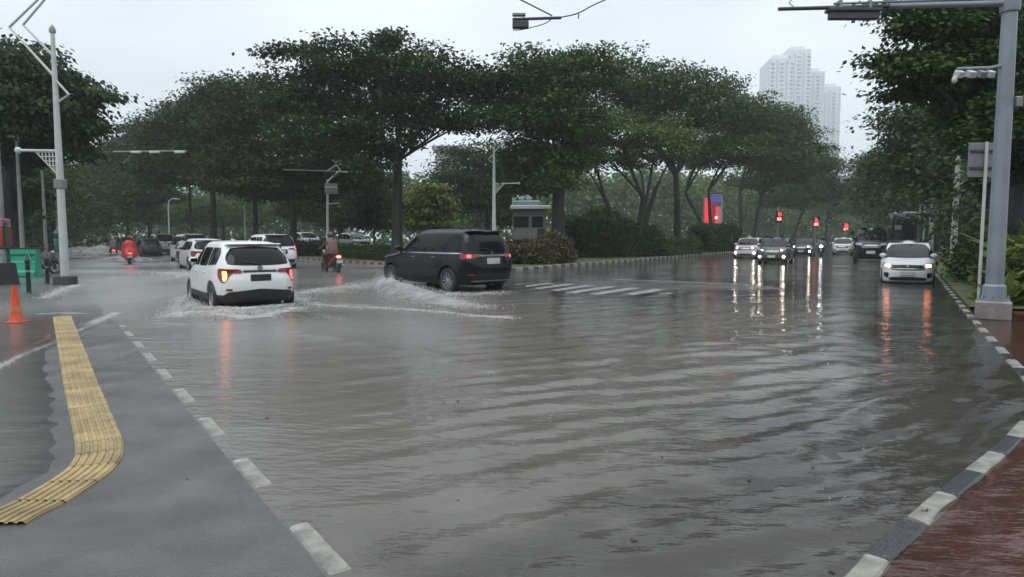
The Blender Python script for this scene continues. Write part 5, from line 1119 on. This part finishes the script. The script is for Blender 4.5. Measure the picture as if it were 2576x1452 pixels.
# ------------------------------------------------------------------ motorcycles and people
M_SKIN = mat('skin', (.22, .12, .08), .5, vary=.08); M_HELM = mat('dark helmet', (.03, .03, .035), .2, coat=.5); M_VIS = M_GLASS
def scooter(label, pos, heading, col, z=ROADZ, lamp=None, tail=M_TAILL, group='motorcycles in the traffic'):
    root = empty('motorcycle', (pos[0], pos[1], z), math.pi / 2 - R(heading), label, 'motorcycle', group); pc = mat('fairing ' + str(col), col, .3, coat=.5)
    for x in (-.62, .62):
        w = empty('wheel', (x, 0, .29)); w.parent = root
        MB().lathe([(.2, .04), (.25, .06), (.285, .035), (.29, 0), (.285, -.035), (.25, -.06), (.2, -.04)], 22, axis='Y', cap=False).obj('tyre', M_TYRE, w)
        rm = MB().lathe([(.205, .035), (.19, .02), (.19, -.02), (.205, -.035)], 22, axis='Y', cap=False).lathe([(.05, .05), (.05, -.05)], 10, axis='Y')
        for k in range(5):
            a = k * 1.2566; rm.path([(math.cos(a) * .04, 0, math.sin(a) * .04), (math.cos(a) * .2, 0, math.sin(a) * .2)], .018, 6)
        rm.obj('rim', M_RIMD, w)
    MB().path([(-.8, 0, .72), (-.6, 0, .66), (-.3, 0, .55), (-.08, 0, .42), (.1, 0, .34)], [.06, .12, .15, .13, .1], 12).obj('rear_body', pc, root)
    MB().path([(.1, 0, .36), (.3, 0, .36), (.4, 0, .5), (.47, 0, .8), (.46, 0, .94)], [.11, .13, .16, .15, .08], 12, sx=1.2).obj('leg_shield', pc, root)
    MB().path([(-.72, 0, .79), (-.45, 0, .78), (-.15, 0, .74), (.05, 0, .74)], [.08, .13, .13, .06], 12).obj('seat', M_BLKP, root)
    MB().path([(.42, 0, .98), (.55, 0, .6), (.62, 0, .3)], .035, 8).obj('fork', M_BLKP, root)
    MB().path([(.35, -.34, 1.04), (.43, -.15, 1.05), (.45, 0, 1.0), (.43, .15, 1.05), (.35, .34, 1.04)], .018, 8).obj('handlebar', M_BLKP, root)
    MB().path([(.42, 0, .52), (.62, 0, .6), (.85, 0, .5)], [.05, .09, .03], 10).obj('front_mudguard', pc, root)
    MB().path([(-.5, 0, .5), (-.8, 0, .6), (-.95, 0, .42)], [.04, .07, .05], 8).obj('rear_mudguard', M_BLKP, root)
    MB().path([(-.1, -.15, .28), (-.5, -.17, .3), (-.85, -.18, .4)], [.03, .05, .055], 10).obj('exhaust_pipe', M_GREY, root)
    h = MB().ball((.56, 0, .93), (.08, .12, .09), 12, 8).obj('headlight', M_HEADG if lamp is None else lamp, root)
    MB().ball((-.84, 0, .74), (.05, .11, .055), 12, 8).obj('tail_light', tail, root)
    MB().box((-.95, 0, .55), (.012, .26, .12)).obj('number_plate', M_PLW, root)
    for s_ in (-1, 1):
        m = MB().path([(.4, .22 * s_, 1.05), (.42, .3 * s_, 1.25)], .01, 5); m.ball((.42, .33 * s_, 1.27), (.02, .075, .045), 10, 6); m.obj('side_mirror', M_BLKP, root)
    return root
def rider(label, bike, shirt, trousers, cape=None, lean=0., pack=None, helm=M_HELM, group='motorcycle riders in the traffic'):
    root = empty('person', bike.location, bike.rotation_euler.z, label, 'person', group)
    J = dict(pel=(-.28, 0, .9), spi=(-.25, 0, 1.1), che=(-.17, 0, 1.3), nec=(-.11, 0, 1.47), hed=(-.07, 0, 1.56), crn=(-.06, 0, 1.7))
    rad = dict(pel=.155, spi=.145, che=.16, nec=.062, hed=.1, crn=.085); E = [('pel', 'spi'), ('spi', 'che'), ('che', 'nec'), ('nec', 'hed'), ('hed', 'crn')]
    for s_, n in ((1, 'l'), (-1, 'r')):
        for k, p, r in (('sh', (-.14, .19, 1.37), .075), ('el', (.06, .31, 1.16), .048), ('wr', (.3, .3, 1.07), .033), ('ha', (.38, .3, 1.06), .036), ('hi', (-.2, .12, .86), .1), ('kn', (.2, .2, .78), .068), ('an', (.12, .2, .4), .045), ('to', (.3, .21, .36), .036)):
            J[k + n] = (p[0], p[1] * s_, p[2]); rad[k + n] = r
        E += [('che', 'sh' + n), ('sh' + n, 'el' + n), ('el' + n, 'wr' + n), ('wr' + n, 'ha' + n), ('pel', 'hi' + n), ('hi' + n, 'kn' + n), ('kn' + n, 'an' + n), ('an' + n, 'to' + n)]
    K = list(J); me = bpy.data.meshes.new('body'); me.from_pydata([J[k] for k in K], [(K.index(a), K.index(b)) for a, b in E], [])
    o = bpy.data.objects.new('body', me); link(o, root); sk = o.modifiers.new('s', 'SKIN')
    for i, k in enumerate(K):
        v = me.skin_vertices[0].data[i]; v.radius = (rad[k] * (.8 if k in ('che', 'pel', 'spi') else 1), rad[k] * (1.15 if k in ('che', 'pel', 'spi') else 1)); v.use_root = k == 'pel'
    ss = o.modifiers.new('u', 'SUBSURF'); ss.levels = 2; ss.render_levels = 2
    bpy.context.view_layer.update(); dg = bpy.context.evaluated_depsgraph_get(); nm = bpy.data.meshes.new_from_object(o.evaluated_get(dg)); o.modifiers.clear(); o.data = nm; bpy.data.meshes.remove(me)
    bmx = bmesh.new(); bmx.from_mesh(nm)                        # five fingers close round each grip
    hb = MB()
    for s_ in (-1, 1):
        for f, L_ in enumerate((.9, 1.0, .95, .8)):
            y = (.268 + .021 * f) * s_; hb.path([(.36, y, 1.075), (.41, y, 1.082), (.425, y, 1.06), (.405, y, 1.04 + .01 * (1 - L_))], [.011, .0105, .01, .008], 6)
        hb.path([(.35, .27 * s_, 1.06), (.37, .25 * s_, 1.04), (.4, .25 * s_, 1.035)], [.013, .011, .009], 6)
    vv = [bmx.verts.new(v) for v in hb.v]; [bmx.faces.new([vv[i] for i in f]) for f in hb.f]; bmx.to_mesh(nm); bmx.free()
    for m in (shirt, trousers, M_SKIN): nm.materials.append(m)
    for p in nm.polygons:
        c = p.center; p.use_smooth = True
        p.material_index = 2 if (c.z > 1.45 or (c.x > .3 and c.z > .98)) else (1 if c.z < .93 else 0)
    hm = MB().ball((-.06, 0, 1.62), (.145, .125, .145), 16, 12).obj('helmet', helm, root); MB().ball((.01, 0, 1.6), (.1, .11, .07), 14, 8).obj('visor', M_VIS, hm)
    face = MB().ball((.03, 0, 1.555), (.05, .06, .05), 10, 8)
    if cape is not None:
        mb = MB(); n = 28; rings = ((1.5, .09, .09, -.1), (1.43, .16, .2, -.12), (1.34, .22, .3, -.12), (1.18, .27, .37, -.1), (1.0, .32, .4, -.12), (.82, .38, .4, -.2), (.66, .42, .4, -.28), (.5, .4, .36, -.34)); rs = random.Random(len(label))
        for i, (z, rx, ry, cx) in enumerate(rings):
            for j in range(n):
                a = 2 * math.pi * j / n; w = 1 + .06 * i / 7 * math.sin(a * 7 + i * .4) + rs.uniform(-.015, .015); mb.v.append((cx + math.cos(a) * rx * w, math.sin(a) * ry * w, z + (.05 * math.sin(a * 4) if i == 7 else 0)))
        mb.f = [(i * n + (j + 1) % n, i * n + j, (i + 1) * n + j, (i + 1) * n + (j + 1) % n) for i in range(7) for j in range(n)]; mb.obj('rain_cape', cape, root)
    else:
        mb = MB(); n = 20
        for i, (z, rx, ry, cx) in enumerate(((1.47, .08, .08, -.11), (1.41, .13, .19, -.14), (1.3, .165, .225, -.18), (1.12, .17, .215, -.25), (.95, .185, .215, -.28), (.86, .19, .215, -.28))):
            for j in range(n): a = 2 * math.pi * j / n; mb.v.append((cx + math.cos(a) * rx, math.sin(a) * ry * (1 + .02 * math.sin(5 * a)), z))
        mb.f = [(i * n + (j + 1) % n, i * n + j, (i + 1) * n + j, (i + 1) * n + (j + 1) % n) for i in range(5) for j in range(n)]; mb.obj('jacket', shirt, root)
    if pack is not None: MB().box((-.5, 0, 1.2), (.2, .32, .42), bev=.05).obj('backpack', pack, root)
    return root
C_RED = mat('red rain cape', (.5, .03, .035), .35, vary=.25, scale=4); C_BRN = mat('brown pink jacket', (.13, .07, .062), .6, vary=.2, scale=6); C_GRY = mat('pale grey jacket', (.33, .34, .33), .6, vary=.2, scale=5)
C_DGR = mat('dull green grey jacket', (.1, .12, .11), .6, vary=.3); C_TRS = mat('dark trousers', (.03, .03, .035), .7); C_BLU = mat('blue grey raincoat', (.16, .19, .24), .4, vary=.2)
def bg(px, py): return G(px, py)
k = scooter('motorcycle under the rider in the red rain cape', bg(326, 664), LD + 3, (.05, .05, .05)); k.scale = (1.0,) * 3
p = rider('person in a bright red rain cape riding through spray', k, C_RED, C_TRS, cape=C_RED); p.scale = (1.0,) * 3
k = scooter('motorcycle beside the dark car ahead of the red caped rider', bg(286, 652), LD + 3, (.1, .1, .1)); k.scale = (1.0,) * 3
p = rider('person in dull green grey clothes riding ahead of the red caped rider', k, C_DGR, C_TRS, helm=mat('pale helmet', (.4, .4, .4), .2, coat=.5)); p.scale = (1.0,) * 3
k = scooter('motorcycle passing along the row of white cars', bg(461, 668), LD + 2, (.06, .02, .02), tail=M_TAIL)
rider('person in a pale grey jacket riding along the row of white cars', k, C_GRY, C_TRS)
k = scooter('motorcycle with bright red tail lamp near the median grass', bg(832, 684), LD - 2, (.12, .01, .01), tail=mat('bright red tail lamp', (.6, .02, .02), .2, emit=(1, .07, .06), es=9)); k.scale = (1.08,) * 3
p = rider('person in a brownish pink jacket riding by the median grass', k, C_BRN, C_TRS); p.scale = (1.08,) * 3
M_MOTO = mat('lit motorcycle lamp', (.9, .9, .95), .2, emit=(.95, .97, 1), es=20)
q = A(2066, 640, 56); k = scooter('motorcycle with one dazzling white headlamp facing the crossing', q, IN, (.05, .05, .06), lamp=M_MOTO, tail=M_TAIL)
rider('person in a blue grey raincoat riding towards the crossing', k, C_BLU, C_TRS)
for px, py, h, col, lb in ((98, 690, 30, (.03, .03, .03), 'black parked motorcycle behind the dark bollard'), (50, 676, 60, (.4, .41, .4), 'pale parked motorcycle behind the green barrier')):
    scooter(lb, bg(px, py), h, col, z=-.03, tail=M_TAIL, group='parked motorcycles')
# ------------------------------------------------------------------ foam and splashes
M_FOAM = mat('water foam', (.6, .585, .565), .5, vary=.25, scale=4)
def ico():
    t = (1 + 5 ** .5) / 2; v = np.array([(-1, t, 0), (1, t, 0), (-1, -t, 0), (1, -t, 0), (0, -1, t), (0, 1, t), (0, -1, -t), (0, 1, -t), (t, 0, -1), (t, 0, 1), (-t, 0, -1), (-t, 0, 1)], float); v /= np.linalg.norm(v[0])
    return v, np.array([(0, 11, 5), (0, 5, 1), (0, 1, 7), (0, 7, 10), (0, 10, 11), (1, 5, 9), (5, 11, 4), (11, 10, 2), (10, 7, 6), (7, 1, 8), (3, 9, 4), (3, 4, 2), (3, 2, 6), (3, 6, 8), (3, 8, 9), (4, 9, 5), (2, 4, 11), (6, 2, 10), (8, 6, 7), (9, 8, 1)])
IV, IF = ico()
def blobs(P, r, flat):                                          # many small drops in one mesh
    P = np.asarray(P, float); r = np.asarray(r, float); n = len(P)
    V = (IV[None] * r[:, None, None] * np.array([1, 1, flat]) + P[:, None]).reshape(-1, 3); F = (IF[None] + (np.arange(n) * 12)[:, None, None]).reshape(-1, 3); return V, F
rs = np.random.RandomState(77); FP, FR = [], []
def foam_line(pts, n, spread, r0, r1, h=.0):
    n = int(n * 4.5); r0, r1 = r0 * .6, r1 * .66
    P = resample([G(*p) for p in pts], .03); k = rs.randint(0, len(P), n); k = k[value_noise(np.array(k) * .02, np.zeros(len(k)), n % 90) + .35 > rs.uniform(-.6, .8, len(k))]
    q = np.array([P[i] for i in k]); q[:, :2] += rs.normal(size=(len(k), 2)) * spread * (.3 + rs.uniform(0, 1, (len(k), 1))); q[:, 2] = rs.uniform(0, 1, len(k)) * h
    FP.append(q); FR.append(rs.uniform(r0, r1, len(k)) * rs.uniform(.4, 1, len(k)))
foam_line(((745, 752), (800, 770), (900, 776), (1000, 780), (1100, 787), (1180, 796), (1286, 804)), 1500, .09, .008, .03, .04)
foam_line(((1190, 800), (1240, 802), (1286, 800)), 400, .05, .006, .02, .05)
foam_line(((735, 748), (760, 760), (800, 768)), 900, .16, .01, .035, .06)
foam_line(((425, 800), (500, 785), (560, 795), (650, 803), (735, 775)), 2200, .2, .006, .028, .03)
foam_line(((540, 778), (600, 785), (660, 780), (725, 772)), 2200, .14, .008, .035, .08)
foam_line(((468, 752), (485, 775), (530, 782)), 1200, .16, .008, .03, .06)
foam_line(((800, 850), (850, 858), (900, 868), (1000, 880), (1100, 897), (1240, 938)), 420, .05, .003, .01)
foam_line(((-20, 935), (60, 892), (140, 862), (182, 840), (240, 815), (292, 789)), 2600, .035, .003, .012, .012)
foam_line(((230, 815), (290, 789)), 900, .06, .004, .016, .02)
foam_line(((95, 791), (150, 788), (210, 790)), 500, .05, .004, .012, .012)
foam_line(((742, 742), (800, 732), (880, 724), (958, 716)), 1500, .28, .006, .026, .05)
foam_line(((960, 722), (1040, 748), (1120, 764), (1230, 778)), 1500, .3, .006, .026, .05)
foam_line(((410, 806), (450, 788), (480, 768)), 700, .12, .006, .026, .04)
foam_line(((735, 762), (790, 790), (860, 806)), 260, .16, .004, .014, .02)
foam_line(((110, 752), (150, 733), (195, 718)), 700, .14, .008, .03, .03)
foam_line(((380, 690), (430, 688), (470, 700)), 700, .5, .015, .05, .05)
foam_line(((1292, 1115), (1330, 1108), (1450, 975), (1540, 945)), 70, .05, .002, .006)
V, F = blobs(np.concatenate(FP), np.concatenate(FR), .42)
tag(mesh_ob('water_foam', fast_mesh('water_foam', V, F, M_FOAM, True)), 'pale foam lines left on the water by the passing cars', 'foam', kind='stuff')
rs = np.random.RandomState(9); N_ = 70; lx = rs.uniform(-6, 5.5, N_); ly = 2.6 + 9 * rs.uniform(0, 1, N_) ** 1.4; lz = np.maximum(water_height(lx, ly), full_height(lx, ly)) + .006
V, F = leaf_cloud(np.stack([lx, ly, lz], 1), 1, .001, .036, 4, 0, 0); V[:, 2] = np.repeat(lz, 4) + (V[:, 2] - np.repeat(lz, 4)) * .15
tag(mesh_ob('leaf_litter', fast_mesh('leaf_litter', V, F, mat('dead wet leaf', (.035, .025, .015), .5, vary=.5))), 'small dead leaves scattered on the water and the wet pavement', 'leaf litter', kind='stuff')
def splash_mat(name, a0, a1, c=(.36, .35, .34)):
    m = mat(name, c, .45, vary=.25, scale=1.6, bump=.22, bscale=5); nt = m.node_tree; b = nt.nodes['Principled BSDF']
    at = nt.nodes.new('ShaderNodeAttribute'); at.attribute_name = 'cover'; tc = nt.nodes.new('ShaderNodeTexCoord')
    no = nt.nodes.new('ShaderNodeTexNoise'); no.inputs['Scale'].default_value = 2.6; no.inputs['Detail'].default_value = 7; nt.links.new(tc.outputs['Object'], no.inputs[0])
    mu = nt.nodes.new('ShaderNodeMath'); mu.operation = 'MULTIPLY_ADD'; mu.inputs[1].default_value = a1; mu.inputs[2].default_value = -a0; nt.links.new(no.outputs[0], mu.inputs[0])
    ad = nt.nodes.new('ShaderNodeMath'); ad.operation = 'ADD'; ad.use_clamp = True; nt.links.new(mu.outputs[0], ad.inputs[0]); nt.links.new(at.outputs['Fac'], ad.inputs[1])
    ml = nt.nodes.new('ShaderNodeMath'); ml.operation = 'MULTIPLY'; ml.use_clamp = True; nt.links.new(ad.outputs[0], ml.inputs[0])
    sq = nt.nodes.new('ShaderNodeMapRange'); sq.inputs[1].default_value = 0; sq.inputs[2].default_value = .25; nt.links.new(at.outputs['Fac'], sq.inputs[0]); nt.links.new(sq.outputs[0], ml.inputs[1])
    nt.links.new(ml.outputs[0], b.inputs['Alpha']); return m
M_SPL = splash_mat('aerated water', .75, 1.3)
def splash(label, pts, hs, ws, drops=500, m=M_SPL, soft=.5, seed=1):
    P = [Vector((p.x, p.y, 0)) for p in pts]; n = 64; fine = []; k = len(P) - 1
    t = np.linspace(0, k, n); hh = pchip(np.arange(k + 1), hs, t); ww = pchip(np.arange(k + 1), ws, t); X_ = pchip(np.arange(k + 1), [p.x for p in P], t); Y_ = pchip(np.arange(k + 1), [p.y for p in P], t)
    dx, dy = np.gradient(X_), np.gradient(Y_); L_ = np.hypot(dx, dy); nx, ny = dy / L_, -dx / L_; mm = 28; u = np.linspace(-1, 1, mm)
    U, I = np.meshgrid(u, np.arange(n)); prof = (1 - np.abs(U) ** 1.6) ** 1.3; rag = .85 + (.4 if m is M_SPL else .14) * value_noise(I * .3, U * 1.4 + 5, seed) + .16 * value_noise(I * .8, U * 3, seed + 1)
    Vx = X_[I] + nx[I] * ww[I] * U; Vy = Y_[I] + ny[I] * ww[I] * U; Vz = hh[I] * prof * rag - .01
    o0 = np.array([P[0].x, P[0].y, 0]); idx = np.arange(n * mm).reshape(n, mm); F_ = np.stack([idx[:-1, :-1], idx[1:, :-1], idx[1:, 1:], idx[:-1, 1:]], -1).reshape(-1, 4)
    me = fast_mesh('water_splash', np.stack([Vx, Vy, Vz], -1).reshape(-1, 3) - o0, F_, m, True); at = me.attributes.new('cover', 'FLOAT', 'POINT')
    ends = np.minimum(1, np.minimum(I, n - 1 - I) / 6.); at.data.foreach_set('value', (prof ** .6 * ends * soft).astype(np.float32).ravel())
    o = mesh_ob('water_splash', me); o.location = o0; tag(o, label, 'splash', kind='stuff')
    if drops:
        drops *= 2
        r2 = np.random.RandomState(seed); i = r2.randint(0, n, drops); uu = r2.normal(size=drops) * .55; q = np.stack([X_[i] + nx[i] * ww[i] * uu, Y_[i] + ny[i] * ww[i] * uu, np.abs(hh[i] * (1.0 - .5 * np.abs(uu)) * r2.uniform(.1, 1.35, drops))], 1)
        V, F = blobs(q - o0, .008 * r2.uniform(.25, 1, drops) * (1 + hh.max()), .9); d = mesh_ob('spray_drops', fast_mesh('spray_drops', V, F, M_FOAM, True), o); d['kind'] = 'stuff'
    return o
splash('white grey bow wave along the flank of the black car', [G(958, 716), G(1000, 734), G(1050, 747), G(1110, 760), G(1190, 775)], [.34, .32, .22, .13, .04], [.4, .65, .8, .7, .4], 1600, soft=.85, seed=3)
splash('low wave spreading ahead of the black car towards the crossover', [G(965, 714), G(905, 722), G(850, 730), G(785, 742)], [.24, .15, .1, .04], [.45, .65, .7, .5], 700, soft=.6, seed=5)
splash('foaming water trailing behind the rear wheels of the black car', [G(1110, 742), G(1170, 745), G(1230, 742), G(1284, 735)], [.06, .09, .08, .04], [.3, .4, .4, .3], 300, soft=.5, seed=7)
splash('churned water under the tail of the white crossover', [G(530, 786), G(590, 790), G(650, 788), G(728, 778)], [.05, .08, .08, .04], [.18, .25, .25, .18], 700, soft=.7, seed=9)
splash('short wave beside the front wheel of the white crossover', [G(470, 756), G(455, 770), G(430, 790)], [.16, .1, .03], [.25, .3, .25], 500, soft=.6, seed=11)
M_MIST = splash_mat('spray mist', .6, 1.0, (.42, .42, .41))
splash('tall mound of pale spray thrown up behind the far red cars', [A(182, 640, 62), A(215, 640, 60), A(245, 640, 58), A(275, 640, 56), A(290, 640, 54)], [.35, .7, .95, .65, .2], [1.6, 2.4, 2.6, 2.2, 1.2], 0, M_MIST, .8, 13)
splash('low haze of spray drifting across the far end of the near road', [A(120, 650, 52), A(190, 650, 50), A(260, 650, 48), A(330, 650, 50)], [.5, .9, .8, .4], [2, 3, 3, 2], 0, M_MIST, .55, 17)
splash('pale spray round the wheels of the two riders', [A(270, 655, 45), A(310, 655, 42), A(350, 655, 41), A(385, 655, 43)], [.25, .4, .4, .15], [1, 1.2, 1.2, 1], 100, M_MIST, .6, 15)
# ------------------------------------------------------------------ rain haze
hz = MB().box((0, 315, 107), (1500, 790, 216)); m = bpy.data.materials.new('rain haze'); m.use_nodes = True; nt = m.node_tree; nt.nodes.clear()
vo = nt.nodes.new('ShaderNodeVolumePrincipled'); vo.inputs['Color'].default_value = (.9, .93, .95, 1); vo.inputs['Density'].default_value = .0007; vo.inputs['Anisotropy'].default_value = .3
ou = nt.nodes.new('ShaderNodeOutputMaterial'); nt.links.new(vo.outputs[0], ou.inputs['Volume'])
tag(hz.obj('haze', m, smooth=False), kind='stuff')
